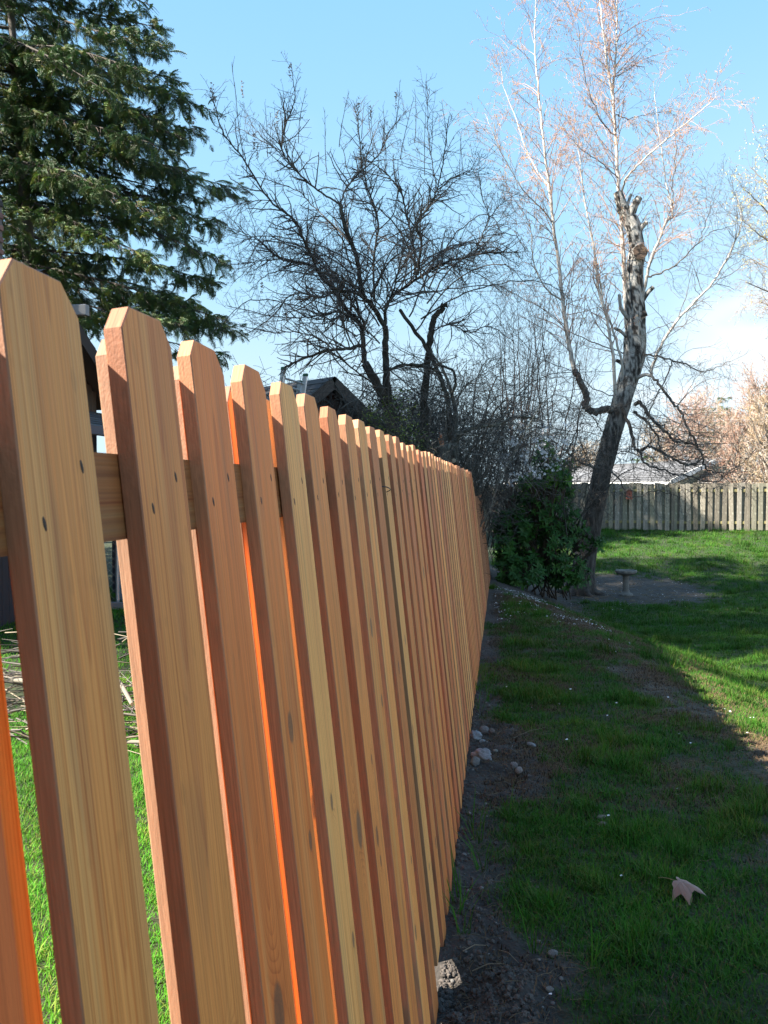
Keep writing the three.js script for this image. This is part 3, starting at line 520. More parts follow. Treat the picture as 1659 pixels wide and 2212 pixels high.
// ---- the tangled thicket lower down behind the fence
{
  const g = thing('bare_thicket', 'dense tangle of bare canes and leafing shoots behind the far end of the cedar fence', 'thicket', [0, 0, 0]);
  const R = rng(555), canes = new MB(), stems = new MB(), leaf = new MB();
  const tint = (r, S) => { const t = 0.6 + S() * 0.7; return S() < 0.25 ? [0.10 * t, 0.10 * t, 0.09 * t] : [0.055 * t, 0.05 * t, 0.044 * t]; };
  for (let k = 0; k < 430; k++) {
    const px = mix(745, 1235, Math.pow(R(), 0.9)), d = mix(13.2, 19, R()), p = at(px, 1050, d); if (p.x > -0.55 && d < 17.4) continue; p.y = R() * 0.4;
    const h = (px > 1060 ? 2.3 : px > 960 ? 2.9 : 2.8) * (0.6 + 0.5 * R()), a = R() * 6.283, lean = 0.3 + R() * 1.3, top = p.clone().add(V(Math.cos(a) * lean, h, Math.sin(a) * lean * 0.7)), end = top.clone().add(V(Math.cos(a) * (0.3 + R()), 0.25 - R() * 0.9, Math.sin(a) * 0.5));
    const r = 0.006 + R() * 0.014, c = limb(stems, [p, p.clone().lerp(top, 0.5).add(V((R() - 0.5) * 0.2, 0.1, 0)), top, end], [r, 0.003], 4, { color: tint(r, R), wiggle: 0.05, caps: false, per: 3 });
    along(canes, R, c, [r, 0.004], 13, { len: 0.75, levels: 2, density: [5.5, 5], ratio: [0.55, 0.5], lift: 0.02, angle: 1.0, wobble: 0.3, tip: 0.0029, max: 0.006, color: tint, step: 0.16 }, 0.1);
  }
  // the taller reddish canes at the right of the tangle
  for (let k = 0; k < 22; k++) {
    const p = at(mix(1060, 1200, R()), 1050, mix(17.5, 20, R())); p.y = 0.3;
    const top = p.clone().add(V((R() - 0.35) * 1.2, 3.6 + R() * 1.6, (R() - 0.5))), c = limb(stems, [p, p.clone().lerp(top, 0.55).add(V((R() - 0.5) * 0.3, 0, 0)), top], [0.017, 0.004], 4, { color: [0.10, 0.065, 0.05], wiggle: 0.06, caps: false });
    along(canes, R, c, [0.012, 0.004], 12, { len: 0.9, levels: 2, density: [5, 5], ratio: [0.5, 0.5], lift: 0.08, angle: 0.6, wobble: 0.2, tip: 0.0024, max: 0.006, color: (r, S) => { const t = 0.7 + S() * 0.6; return [0.10 * t, 0.062 * t, 0.05 * t]; }, step: 0.16 }, 0.2);
  }
  stems.build('stems', twigMat, g); stuff(canes.build('canes', twigMat, g));
  // yellow green leaf tufts near the fence top
  for (const [px, py, d, s] of [[800, 905, 13.4, 1], [812, 890, 13.4, 1.2], [850, 905, 13.4, 1], [865, 925, 13.2, 1.4], [885, 895, 13.2, 1.2], [905, 940, 13.3, 1], [870, 870, 13.5, 1], [830, 915, 13.3, 1], [895, 960, 13.3, 1], [922, 955, 13.4, 0.9], [880, 945, 13.3, 1.1], [842, 880, 13.6, 0.8]]) {
    const c = at(px, py, d);
    for (let k = 0; k < 46 * s; k++) {
      const p = c.clone().add(V((R() - 0.5) * 0.28, (R() - 0.5) * 0.34, (R() - 0.5) * 0.3)), a = sideways(UP, R).add(V(0, R() * 0.9, 0)).normalize(), w = sideways(a, R), l = 0.035 + R() * 0.03;
      leaf.tri(p.clone().addScaledVector(w, -0.008), p.clone().addScaledVector(w, 0.008), p.clone().addScaledVector(a, l), [0.16 + R() * 0.06, 0.24 + R() * 0.07, 0.03]);
    }
  }
  leaf.build('young_leaves', new THREE.MeshPhysicalMaterial({ vertexColors: true, roughness: 0.7, transmission: 0.4, thickness: 0 }), g);
  // white blossom
  const bl = new MB();
  const spots = []; for (let k = 0; k < 58; k++) { const u = R(), v = R(); spots.push([mix(1075, 1225, u), mix(1020, 915, v) + (1 - u) * 40 * R(), mix(13.6, 16.2, R())]); }
  for (const [px, py, d] of spots) {
    const c = at(px, py, d);
    for (let k = 0; k < 6; k++) {
      const p = c.clone().add(V((R() - 0.5) * 0.16, (R() - 0.5) * 0.10, (R() - 0.5) * 0.12)), n = sideways(UP, R).add(V(0, 0.6, 0.4)).normalize(), a = sideways(n, R), b = V(0, 0, 0).crossVectors(n, a);
      for (let q = 0; q < 5; q++) { const t = q * 1.2566, e = a.clone().multiplyScalar(Math.cos(t)).addScaledVector(b, Math.sin(t)), f = a.clone().multiplyScalar(-Math.sin(t)).addScaledVector(b, Math.cos(t)), o = p.clone().addScaledVector(e, 0.019).addScaledVector(n, 0.006); bl.quad(p, o.clone().addScaledVector(f, -0.009), p.clone().addScaledVector(e, 0.024), o.clone().addScaledVector(f, 0.009), [0.85, 0.84, 0.86]); }
    }
  }
  bl.build('blossom', new THREE.MeshPhysicalMaterial({ vertexColors: true, roughness: 0.8, transmission: 0.35, thickness: 0 }), g);
}
// ---- the snapped stub with fresh splinters
{
  const g = thing('broken_stump', 'lichen-grey snapped tree stump with fresh orange splinters just over the cedar fence', 'stump', [0, 0, 0]);
  const R = rng(91), b = new MB(), base = at(966, 1010, 13.4); base.y = 0;
  const lich = (th, l, p) => { const t = smooth(-0.1, 0.3, fbm(p.x * 14, p.y * 14, p.z * 14, 3)); return mix3([0.11, 0.10, 0.085], [0.27, 0.29, 0.26], t); };
  b.tube(curve([base, at(966, 1000, 13.4), at(962, 975, 13.4), at(955, 962, 13.4)], 14), [0.075, 0.05], 10, { color: lich, bump: (th, l, r) => r * 0.2 * N3(Math.cos(th) * 2, Math.sin(th) * 2, l * 9) });
  b.tube(curve([at(962, 978, 13.4), at(970, 966, 13.38), at(975, 952, 13.38)], 8), [0.032, 0.022], 8, { color: lich });
  b.build('trunk', bark, g);
  const s = new MB(); for (let k = 0; k < 16; k++) { const p = at(951 + R() * 9, 962 + R() * 3, 13.4 - R() * 0.06), q = p.clone().add(V(-0.03 + (R() - 0.5) * 0.03, 0.10 + R() * 0.09, 0)); s.tube([p, q], [0.013, 0.002], 4, { color: R() < 0.4 ? [0.40, 0.09, 0.03] : [0.52, 0.25, 0.13], caps: false }); }
  s.build('splinters', twigMat, g);
  const g2 = thing('sawn_sapling', 'slim grey twin-stem tree with a pale sawn disc behind the cedar fence', 'tree', [0, 0, 0]), t = new MB(), r2 = at(986, 1010, 13.9); r2.y = 0;
  t.tube(curve([r2, at(984, 990, 13.9), at(982, 940, 13.9), at(986, 900, 13.9)], 14), [0.06, 0.036], 10, { color: lich });
  const c2 = limb(t, [at(983, 955, 13.9), at(1000, 935, 13.7), at(1030, 922, 13.6), at(1080, 915, 13.6), at(1110, 900, 13.6), at(1165, 905, 13.6)], [0.036, 0.014], 7, { color: lich }), c3 = limb(t, [at(986, 900, 13.9), at(978, 860, 13.9), at(958, 800, 13.8), at(930, 760, 13.7)], [0.034, 0.012], 7, { color: lich });
  t.build('trunk', bark, g2); const tw = new MB();
  for (const c of [c2, c3]) along(tw, R, c, [0.03, 0.01], 14, { len: 0.9, levels: 2, density: [5, 5], ratio: [0.5, 0.5], lift: 0.04, wobble: 0.25, tip: 0.0021, max: 0.008, color: (r, S) => { const q = 0.7 + S() * 0.6; return [0.11 * q, 0.10 * q, 0.09 * q]; } });
  tw.build('branches', twigMat, g2);
  const disc = new MB(), dc = at(980, 995, 13.55); disc.tube([dc.clone().add(V(0.02, 0, -0.25)), dc], [0.03, 0.032], 12, { color: [0.14, 0.13, 0.11], capColor: [0.62, 0.52, 0.40] }); disc.build('sawn_stub', twigMat, g2);
}
// ---- conifers
const spray = (() => { // a drooping flat spray of needles about 0.5 m long, along +z
  const m = new MB(), R = rng(6);
  const twig = (p, d, l) => {
    const q = p.clone().addScaledVector(d, l), s = V(0, 0, 0).crossVectors(d, UP).normalize(), u = V(0, 0, 0).crossVectors(s, d).normalize(), c = [0.75 + R() * 0.5, 0.8 + R() * 0.45, 0.7 + R() * 0.5], tipc = [c[0] * 1.4, c[1] * 1.35, c[2]];
    const n = Math.max(3, Math.round(l / 0.028));
    for (let k = 0; k < n; k++) { const f = (k + R() * 0.5) / n, b = p.clone().lerp(q, f), L = 0.042 * (1.05 - 0.45 * f); for (const a of [0.3, 1.9, 3.4, 5.0]) { const e = s.clone().multiplyScalar(Math.cos(a + R())).addScaledVector(u, Math.sin(a + R())).addScaledVector(d, 0.75).normalize(), w = V(0, 0, 0).crossVectors(e, d).normalize().multiplyScalar(0.0085); m.tri(b.clone().add(w), b.clone().sub(w), b.clone().addScaledVector(e, L), f > 0.75 ? tipc : c); } }
  };
  const axis = curve([V(0, 0, 0), V(0, 0.01, 0.17), V(0, -0.05, 0.34), V(0, -0.17, 0.5)], 8);
  for (let k = 0; k < 8; k++) twig(axis[k], axis[k + 1].clone().sub(axis[k]).normalize(), axis[k].distanceTo(axis[k + 1]));
  for (let k = 1; k < 8; k++) for (const s of [-1, 1]) { const d = axis[k + 1] ? axis[k + 1].clone().sub(axis[k]).normalize() : V(0, -0.5, 0.8); twig(axis[k], d.add(V(s * (0.75 + R() * 0.3), -0.25 - R() * 0.35, 0)).normalize(), 0.19 * (1.1 - k / 9) + 0.04); }
  for (let k = 2; k < 7; k++) twig(axis[k], V((R() - 0.5) * 0.7, -1, 0.35).normalize(), 0.13 + R() * 0.12); // hanging twiglets
  return m.geo();
})();
const needleMat = new THREE.MeshPhysicalMaterial({ vertexColors: true, color: C(0.076, 0.116, 0.046), roughness: 0.55, transmission: 0.12, thickness: 0 });
function conifer(name, label, base, lean, tall, spread, low, seed, handmade, taper = 0.72) {
  const g = thing(name, label, 'tree'), R = rng(seed), wood = new MB(), list = [], cols = [];
  const axis = (y) => V(base.x + lean.x * y, base.y + y, base.z + lean.z * y);
  const trunkPts = []; for (let k = 0; k <= 16; k++) trunkPts.push(axis(tall * k / 16).add(V(0.04 * N3(k, 1, seed), 0, 0.04 * N3(k, 2, seed))));
  const rad = (f) => 0.26 * tall / 20 * (1 - f * 0.93) + (f < 0.03 ? 0.06 : 0);
  const tm = new MB(); tm.tube(curve(trunkPts, 40), rad, 14, { color: (th, l, p) => { const t = 0.7 + 0.7 * fbm(Math.cos(th) * 3, Math.sin(th) * 3, l * 0.8, 4) + 0.3 * N3(p.x * 9, p.y * 2, p.z * 9); return [0.23 * t, 0.205 * t, 0.185 * t]; }, bump: (th, l, r) => r * 0.1 * N3(Math.cos(th) * 4, Math.sin(th) * 4, l * 2.2) });
  tm.build('trunk', bark, g);
  function branch(pts, r0, density = 1) {
    const c = curve(pts, 14), L = c.reduce((s, p, k) => k ? s + p.distanceTo(c[k - 1]) : 0, 0);
    wood.tube(c, [r0, 0.008], 5, { color: [0.06, 0.05, 0.042], caps: false });
    const n = Math.round(L * 9.2 * density);
    for (let k = 0; k < n; k++) {
      const f = 0.16 + 0.84 * (k + R()) / n; if (f < 0.34 && R() < 0.5) continue;
      const s = Math.min(13, Math.floor(f * 14)), p = c[s].clone().lerp(c[s + 1], f * 14 - s), t = c[s + 1].clone().sub(c[s]).normalize(), side = V(0, 0, 0).crossVectors(t, UP).normalize().multiplyScalar(k % 2 ? 1 : -1);
      const l = Math.max(0.2, (0.2 + 0.85 * Math.sin(Math.PI * clamp(0.15 + f * 0.8)) * (0.5 + 0.7 * R())) * Math.min(1, L / 4)), d = t.clone().multiplyScalar(0.7).addScaledVector(side, 0.5 + R() * 0.5).add(V(0, -0.12 - R() * 0.2, 0)).normalize(), q = p.clone().addScaledVector(d, l).add(V(0, -l * l * 0.22, 0));
      wood.tube([p, p.clone().lerp(q, 0.5).add(V(0, l * 0.05, 0)), q], [0.012, 0.004], 3, { color: [0.07, 0.055, 0.045], caps: false });
      const m = Math.max(2, Math.round(l / 0.115));
      for (let e = 0; e < m; e++) {
        const h = (e + 0.6 + R() * 0.4) / m, b = p.clone().lerp(q, h).add(V((R() - 0.5) * 0.1, (R() - 0.45) * 0.26, (R() - 0.5) * 0.1)), dd = d.clone().addScaledVector(sideways(d, R), 1.2).add(V(0, -0.12 + 0.5 * (R() - 0.5), 0)).normalize(), sc = 0.5 + R() * 0.46;
        if (N3(b.x * 1.5, b.y * 1.9, b.z * 1.5) < -0.09) continue;
        list.push(frame(b, dd, UP.clone().addScaledVector(sideways(UP, R), 0.9), sc));
        const y = R(), w = 0.7 + R() * 0.6; cols.push(y < 0.2 ? C(2.0 * w, 1.55 * w, 0.9 * w) : C(0.95 * w, w, 0.9 * w));
      }
    }
    list.push(frame(c[13], c[14].clone().sub(c[13]), UP, 0.9)); cols.push(C(1, 1, 0.9));
  }
  for (const h of handmade ?? []) branch(h, 0.05 + 0.01 * R(), 1.05);
  const rows = Math.round((tall - low) / 0.62);
  for (let k = 0; k < rows; k++) {
    const y = low + (tall - low) * (k + R() * 0.6) / rows, f = (y - low) / (tall - low), L = spread * Math.pow(1 - f, taper) * (0.75 + 0.4 * R()) + 0.3;
    for (let b = 0; b < 4; b++) {
      const a = b * 1.571 + k * 2.4 + R() * 0.9, x = Math.cos(a), z = Math.sin(a); if (handmade && x > 0.45 && y < 17 && Math.abs(z) < 0.85) continue;
      const l = L * (handmade && x > 0.1 ? 0.6 : 1) * (0.7 + R() * 0.45), droop = mix(0.42, -0.1, f) * (0.6 + R() * 0.7), o = axis(y);
      branch([o, o.clone().add(V(x * l * 0.35, -droop * l * 0.12, z * l * 0.35)), o.clone().add(V(x * l * 0.72, -droop * l * 0.45, z * l * 0.72)), o.clone().add(V(x * l, -droop * l * 0.55 + 0.06 * l, z * l))], 0.02 + 0.008 * l, 0.9);
    }
  }
  wood.build('branches', twigMat, g);
  instanced('foliage', spray, needleMat, list, g, cols);
  return g;
}
{
  const D = 26, base = at(103, 1050, D); base.y = -0.1;
  const ax = (y) => at(lerpAt([-2000, -200, 220, 572, 760, 1100], [-150, 0, 42, 88, 104, 108], y), y, D); // the trunk's line across the frame
  const lean = V(-0.072, 0, -0.009), tips = [[-40, 330, 12, 0.5], [20, 356, 62, -1], [60, 350, 100, 1.2], [130, 455, 238, 0.3], [110, 402, 180, -0.8], [175, 356, 262, 1.4], [215, 400, 300, 0.8], [262, 437, 288, -0.3], [250, 380, 330, -1.5], [330, 505, 406, 0.2], [320, 420, 372, 1.6], [360, 440, 430, -0.9], [395, 375, 470, 1.7], [420, 470, 486, 0.2], [440, 430, 515, -1.4], [475, 488, 568, 0.9], [500, 470, 610, -0.6], [548, 512, 715, 0.3], [548, 480, 690, 1.5], [600, 470, 762, -0.4], [540, 420, 660, -2.2], [150, 300, 150, 2.4], [300, 330, 310, 2.6], [-120, 300, -60, 0.8], [470, 330, 560, 2.8], [585, 390, 700, 2.2], [90, 250, 210, 3.2], [400, 250, 420, 3.3]];
  const hand = tips.map(([y0, px, py, dz], k) => {
    const o = ax(y0), t = at(px, py, D - dz), s = y0 > 480 ? 0.02 : 0.14, L = t.distanceTo(o), q = rng(k * 17 + 3), a = o.clone().lerp(t, 0.3).add(V((q() - 0.5) * 0.5, L * s * 0.7 + (q() - 0.5) * 0.5, (q() - 0.5) * 0.6)), b = o.clone().lerp(t, 0.68).add(V((q() - 0.5) * 0.4, L * s * 0.55 - (y0 > 500 ? 0 : 0.12) + (q() - 0.5) * 0.45, (q() - 0.5) * 0.5)); return [o, a, b, t];
  });
  const h = at(108, 1100, D); h.y = -0.1;
  conifer('conifer_tree', 'tall dark conifer with drooping boughs and bare lower trunk at the left edge', h, lean, 21, 5.2, 5.6, 71, hand);
  // two more of them stand outside the frame, left and behind the house; their shade lies on the lawn
  const V1 = V(-19, -0.1, -5.4), V2 = V(-18, -0.1, -11.5);
  conifer('conifer_tree', 'big conifer left of the frame behind the house, shading the near lawn', V1, V(0, 0, 0), 24.5, 6.3, 2.5, 72, null, 0.35);
  conifer('conifer_tree', 'big conifer left of the frame beside the visible one, shading the far lawn', V2, V(0, 0, 0), 23, 7.5, 2.5, 73, null, 0.35);
}

// ---- the leaning birch with its lopped top
const BD = 20, bc = (x, y, dz = 0) => at(995.4 + x * 0.4, y * 0.4, BD - dz), b8 = (x, y, dz = 0) => at((1950 + x * 0.4973) * 0.6636, (500 + y * 0.4973) * 0.6636, BD - dz), bd = (x, y, dz = 0) => at(x, y, BD - dz);
{
  const g = thing('leaning_birch', 'old leaning birch with a lopped knobbly top and tall thin white shoots', 'tree', [0, 0, 0]);
  const R = rng(2718), top = at(1300, 1010, BD).y;
  const barkCol = (th, l, p) => { // dark ridged bark low down, white plates between black cracks higher up
    const up = smooth(1.6, 4.4, p.y + 0.9 * fbm(p.x * 3, p.y * 1.6, p.z * 3, 3)), a = fbm(p.x * 11, p.y * 4.6, p.z * 11, 4) + 0.4 * N3(p.x * 30, p.y * 11, p.z * 30), pl = smooth(-0.03, 0.06, a + 0.07 * up - 0.03), f = 0.55 + 0.9 * Math.abs(N3(p.x * 15, p.y * 3, p.z * 15)) + 0.4 * N3(p.x * 26, p.y * 26, p.z * 26);
    const dark = [0.065 * f, 0.056 * f, 0.05 * f], white = [0.50 * (0.85 + 0.2 * f), 0.475 * (0.85 + 0.2 * f), 0.44 * (0.85 + 0.2 * f)];
    return mix3(dark, white, pl * mix(0.12, 0.95, up));
  };
  const ridge = (th, l, r) => r * (0.24 * fbm(Math.cos(th) * 3.2, Math.sin(th) * 3.2, l * 1.3, 4) + 0.05 * N3(th * 5, l * 2.2, 4));
  const w = new MB(), foot = bd(1252, 1268); foot.y = height(foot.x, foot.z) - 0.1;
  const main = curve([foot, bd(1262, 1215), bd(1275, 1150), bd(1292, 1060), bd(1305, 1005), bd(1322, 940), bd(1338, 885), bd(1352, 835), bc(930, 1950), bc(945, 1800), bc(945, 1690), bc(940, 1560), bc(940, 1440), bc(953, 1370), bc(945, 1290), bc(925, 1210), bc(890, 1150), bc(865, 1090), bc(848, 1038)], 170);
  const widths = [[0, 0.36], [0.05, 0.235], [0.12, 0.205], [0.3, 0.195], [0.42, 0.215], [0.48, 0.235], [0.53, 0.20], [0.6, 0.185], [0.7, 0.18], [0.78, 0.155], [0.84, 0.17], [0.9, 0.14], [0.95, 0.105], [1, 0.098]];
  const wid = (f) => { for (let k = 1; k < widths.length; k++) if (f <= widths[k][0]) return mix(widths[k - 1][1], widths[k][1], smooth(widths[k - 1][0], widths[k][0], f)); return 0.1; };
  w.tube(main, wid, 40, { color: barkCol, bump: ridge, capColor: [0.42, 0.36, 0.28] });
  for (let k = 0; k < 7; k++) { const a = k * 0.9 + 0.3, e = foot.clone().add(V(Math.cos(a) * 0.75, 0, Math.sin(a) * 0.6)); e.y = height(e.x, e.z) - 0.05; w.tube(curve([foot.clone().add(V(Math.cos(a) * 0.1, 0.45, Math.sin(a) * 0.1)), foot.clone().add(V(Math.cos(a) * 0.33, 0.16, Math.sin(a) * 0.3)), e], 10), [0.13, 0.03], 10, { color: barkCol, bump: ridge }); }
  w.build('trunk', bark, g);
  // sawn stubs
  const stub = (pts, r0, r1, end, name = 'sawn_stub') => { const m = new MB(); m.tube(curve(pts, 12), [r0, r1], 14, { color: barkCol, bump: ridge, capColor: end }); m.build(name, bark, g); };
  stub([bc(905, 1190, 0.05), bc(925, 1130, 0.1), bc(950, 1090, 0.1), bc(962, 1066, 0.1)], 0.085, 0.075, [0.55, 0.48, 0.38]);
  stub([bc(935, 1150, 0.02), bc(945, 1100, 0.05), bc(938, 1075, 0.05)], 0.05, 0.05, [0.2, 0.16, 0.12]);
  stub([bc(895, 1120, 0), bc(908, 1080, -0.05), bc(920, 1048, -0.05)], 0.035, 0.03, [0.6, 0.55, 0.48]);
  stub([bc(955, 1260, 0.02), bc(980, 1225, 0.1), bc(1005, 1198, 0.12)], 0.06, 0.045, [0.5, 0.45, 0.36]);
  stub([bc(950, 1372, 0.0), bc(962, 1366, 0.14), bc(970, 1360, 0.29)], 0.165, 0.155, [0.17, 0.115, 0.085], 'round_sawn_knot');
  stub([bc(970, 1640, 0.02), bc(1010, 1580, 0.1), bc(1040, 1550, 0.12)], 0.055, 0.045, [0.3, 0.26, 0.2]);
  stub([bc(950, 1720, 0.03), bc(980, 1700, 0.12), bc(1003, 1690, 0.14)], 0.12, 0.06, [0.45, 0.40, 0.33]);
  stub([bc(905, 1720, 0.02), bc(868, 1670, 0.1), bc(855, 1590, 0.1)], 0.05, 0.03, [0.4, 0.35, 0.28]);
  stub([bc(905, 1830, 0.02), bc(865, 1790, 0.1), bc(828, 1770, 0.1)], 0.04, 0.03, [0.5, 0.45, 0.38]);
  stub([bc(900, 1985, 0.02), bc(860, 1955, 0.1), bc(838, 1945, 0.1)], 0.05, 0.035, [0.14, 0.12, 0.1]);
  // limbs and shoots
  const limbs = new MB(), twigs = new MB(), cat = new MB();
  const white = (th, l, p) => { const k = smooth(0.12, 0.3, fbm(p.x * 9, p.y * 14, p.z * 9, 2)), b = N3(p.x * 3, p.y * 9, 2) > 0.3 ? 0.7 : 1; return mix3([0.52 * b, 0.48 * b, 0.44 * b], [0.11, 0.09, 0.075], k * 0.75); };
  const dark = (th, l, p) => { const t = 0.7 + 0.6 * fbm(p.x * 8, p.y * 8, p.z * 8, 2), li = smooth(0.05, 0.3, N3(p.x * 10, p.y * 10, p.z * 10)); return mix3([0.085 * t, 0.07 * t, 0.06 * t], [0.26, 0.27, 0.25], li * 0.5); };
  const reddish = (r, S) => { const t = 0.75 + S() * 0.5; return [0.36 * t, 0.235 * t, 0.19 * t]; };
  const greyish = (r, S) => { const t = 0.7 + S() * 0.6; return [0.11 * t, 0.095 * t, 0.085 * t]; };
  const hang = { levels: 2, density: [4.2, 4.5], ratio: [0.55, 0.5], lift: -0.07, angle: 0.7, wobble: 0.16, tip: 0.0024, max: 0.010, step: 0.14, len: 1.0, color: reddish };
  const catkin = (p, d, level, f) => { if (level < 1 || R() > 0.6) return; const l = 0.04 + R() * 0.035, q = p.clone().add(V((R() - 0.5) * 0.02, -l, 0)), s = 0.0045; const c = R() < 0.45 ? [0.56, 0.38, 0.13] : [0.52, 0.27, 0.19]; cat.tri(p.clone().add(V(-s, 0, 0)), p.clone().add(V(s, 0, 0)), q, c); cat.tri(p.clone().add(V(0, 0, -s)), p.clone().add(V(0, 0, s)), q, c); };
  const SH = [ // points, radii, twigs, their length, kind
    [[bd(1338, 890), bd(1310, 884, 0.2), bd(1284, 890, 0.3), bd(1268, 880, 0.3), bd(1266, 856, 0.3), bd(1254, 826, 0.3), bd(1242, 800, 0.3)], 0.105, 0.075, 4, 0.9, 'd', 0],
    [[bd(1244, 806, 0.3), bd(1236, 780, 0.3), bc(580, 1830, 0.3), bc(560, 1700, 0.3), bc(530, 1450, 0.3), bc(500, 1210, 0.3), bc(476, 1000, 0.3), bc(442, 720, 0.4), bc(418, 460, 0.4), bc(400, 250, 0.4), bc(404, 60, 0.4), bc(404, -40, 0.4)], 0.068, 0.006, 34, 1.15, 'w', 1],
    [[bc(540, 1620, 0.3), bc(470, 1570, 0.5), bc(420, 1490, 0.6), bc(385, 1370, 0.6), bc(380, 1250, 0.6), bc(330, 1120, 0.7)], 0.026, 0.006, 14, 0.9, 'w', 1],
    [[bc(500, 1200, 0.3), bc(430, 1120, 0.6), bc(340, 1030, 0.8), bc(260, 900, 0.9), bc(190, 760, 1.0), bc(130, 610, 1.0)], 0.022, 0.005, 18, 0.9, 'w', 1],
    [[bc(478, 1010, 0.3), bc(410, 920, -0.2), bc(350, 800, -0.5), bc(300, 640, -0.7), bc(230, 460, -0.8), bc(215, 340, -0.8)], 0.022, 0.005, 18, 0.9, 'w', 1],
    [[bd(1330, 915), bc(826, 1960, 0.4), bc(806, 1830, 0.4), bc(788, 1720, 0.4), bc(742, 1560, 0.4), bc(735, 1480, 0.4), bc(712, 1300, 0.4), bc(682, 1150, 0.4), bc(650, 950, 0.4), bc(640, 830, 0.4), bc(600, 700, 0.4)], 0.05, 0.006, 26, 1.0, 'w', 1],
    [[bd(1350, 838), bc(860, 1920, 0.3), bc(815, 1760, 0.3), bc(770, 1640, 0.3), bc(750, 1520, 0.3), bc(720, 1420, 0.3)], 0.034, 0.024, 6, 0.8, 'w', 0],
    [[bc(905, 1830, -0.2), bc(890, 1640, -0.35), bc(880, 1400, -0.4), bc(868, 1220, -0.4), bc(848, 950, -0.4), bc(836, 720, -0.4), bc(820, 520, -0.4), bc(836, 330, -0.4), bc(843, 100, -0.4), bc(843, -60, -0.4)], 0.072, 0.014, 40, 1.1, 'w', 1],
    [[bc(820, 520, -0.4), bc(792, 350, -0.3), bc(768, 170, -0.3), bc(752, 0, -0.3), bc(748, -70, -0.3)], 0.034, 0.012, 20, 1.0, 'w', 1],
    [[bc(838, 740, -0.4), bc(770, 660, -0.1), bc(700, 520, 0), bc(650, 300, 0.1), bc(630, 120, 0.1)], 0.02, 0.005, 18, 1.0, 'd', 1],
    [[bc(850, 960, -0.4), bc(760, 880, 0.1), bc(640, 800, 0.4), bc(560, 700, 0.5)], 0.016, 0.005, 12, 0.9, 'd', 1],
    [[bc(838, 620, -0.4), bc(900, 640, -0.8), bc(1000, 620, -1), bc(1100, 600, -1)], 0.014, 0.004, 10, 0.8, 'd', 1],
    [[bc(870, 1030, 0.1), bc(895, 960, 0.3), bc(960, 890, 0.5), bc(1090, 770, 0.7), bc(1200, 680, 0.8), bc(1340, 560, 0.9), bc(1380, 520, 0.9)], 0.028, 0.006, 16, 0.9, 'w', 1],
    [[bc(845, 420, -0.4), bc(900, 360, -0.5), bc(970, 290, -0.6), bc(1020, 210, -0.6)], 0.012, 0.004, 8, 0.7, 'w', 1],
    [[bc(985, 1590, 0.1), bc(1010, 1470, 0.2), bc(1030, 1390, 0.3), bc(1065, 1310, 0.3), bc(1100, 1220, 0.3), bc(1122, 1178, 0.3), bc(1142, 1172, 0.3), bc(1138, 1110, 0.3), bc(1118, 1030, 0.3), bc(1092, 870, 0.3), bc(1062, 660, 0.3), bc(1040, 440, 0.3)], 0.045, 0.006, 24, 0.95, 'w', 1],
    [[bc(1142, 1172, 0.3), bc(1145, 1000, 0.1), bc(1160, 850, 0), bc(1165, 640, 0)], 0.016, 0.005, 12, 0.9, 'd', 1],
    [[b8(318, 806, 0.2), b8(420, 770, 0.4), b8(530, 705, 0.6), b8(655, 580, 0.8), b8(750, 510, 0.9), b8(930, 455, 1.0)], 0.026, 0.005, 14, 0.9, 'd', 0],
    [[b8(655, 575, 0.8), b8(690, 480, 0.7), b8(740, 340, 0.7), b8(800, 240, 0.7)], 0.012, 0.004, 8, 0.8, 'd', 0],
    [[b8(250, 1470, 0.1), b8(300, 1448, 0.3), b8(340, 1450, 0.35), b8(345, 1410, 0.35), b8(400, 1270, 0.4), b8(505, 1100, 0.5), b8(620, 975, 0.5), b8(730, 860, 0.5), b8(830, 700, 0.5), b8(890, 580, 0.5), b8(930, 470, 0.5), b8(925, 380, 0.5), b8(895, 240, 0.5)], 0.052, 0.008, 26, 1.0, 'w', 0],
    [[b8(340, 1452, 0.35), b8(410, 1530, 0.6), b8(480, 1630, 0.8), b8(540, 1700, 0.9), b8(580, 1800, 1.0), b8(640, 1900, 1.0), b8(680, 2000, 1.0), b8(700, 2065, 1.0)], 0.038, 0.022, 16, 0.9, 'd', 0],
    [[b8(700, 2065, 1.0), b8(760, 2090, 1.2), b8(850, 2080, 1.3), b8(950, 2010, 1.4), b8(1030, 1930, 1.4)], 0.022, 0.006, 14, 0.8, 'd', 0],
    [[b8(270, 1310, 0.1), b8(330, 1318, 0.4), b8(480, 1350, 0.7), b8(580, 1385, 0.9), b8(680, 1430, 1.0), b8(770, 1400, 1.0), b8(860, 1360, 1.0)], 0.03, 0.006, 16, 0.8, 'd', 0],
    [[b8(235, 1640, 0.1), b8(270, 1630, 0.3), b8(330, 1720, 0.5), b8(400, 1790, 0.6), b8(450, 1830, 0.7), b8(480, 1880, 0.7), b8(560, 1890, 0.8), b8(640, 1910, 0.9)], 0.055, 0.02, 16, 0.9, 'd', 0],
    [[b8(225, 1690, 0.1), b8(300, 1740, 0.3), b8(370, 1830, 0.4), b8(420, 1960, 0.6), b8(520, 2010, 0.7), b8(640, 2050, 0.8)], 0.04, 0.012, 14, 0.9, 'd', 0],
    [[b8(150, 1610, 0.25), b8(175, 1720, 0.35), b8(215, 1850, 0.5), b8(240, 1935, 0.6), b8(270, 1945, 0.6), b8(310, 1920, 0.7), b8(400, 1945, 0.8), b8(470, 1990, 0.9), b8(580, 2040, 1.0), b8(660, 2010, 1.0)], 0.052, 0.022, 20, 0.9, 'd', 0],
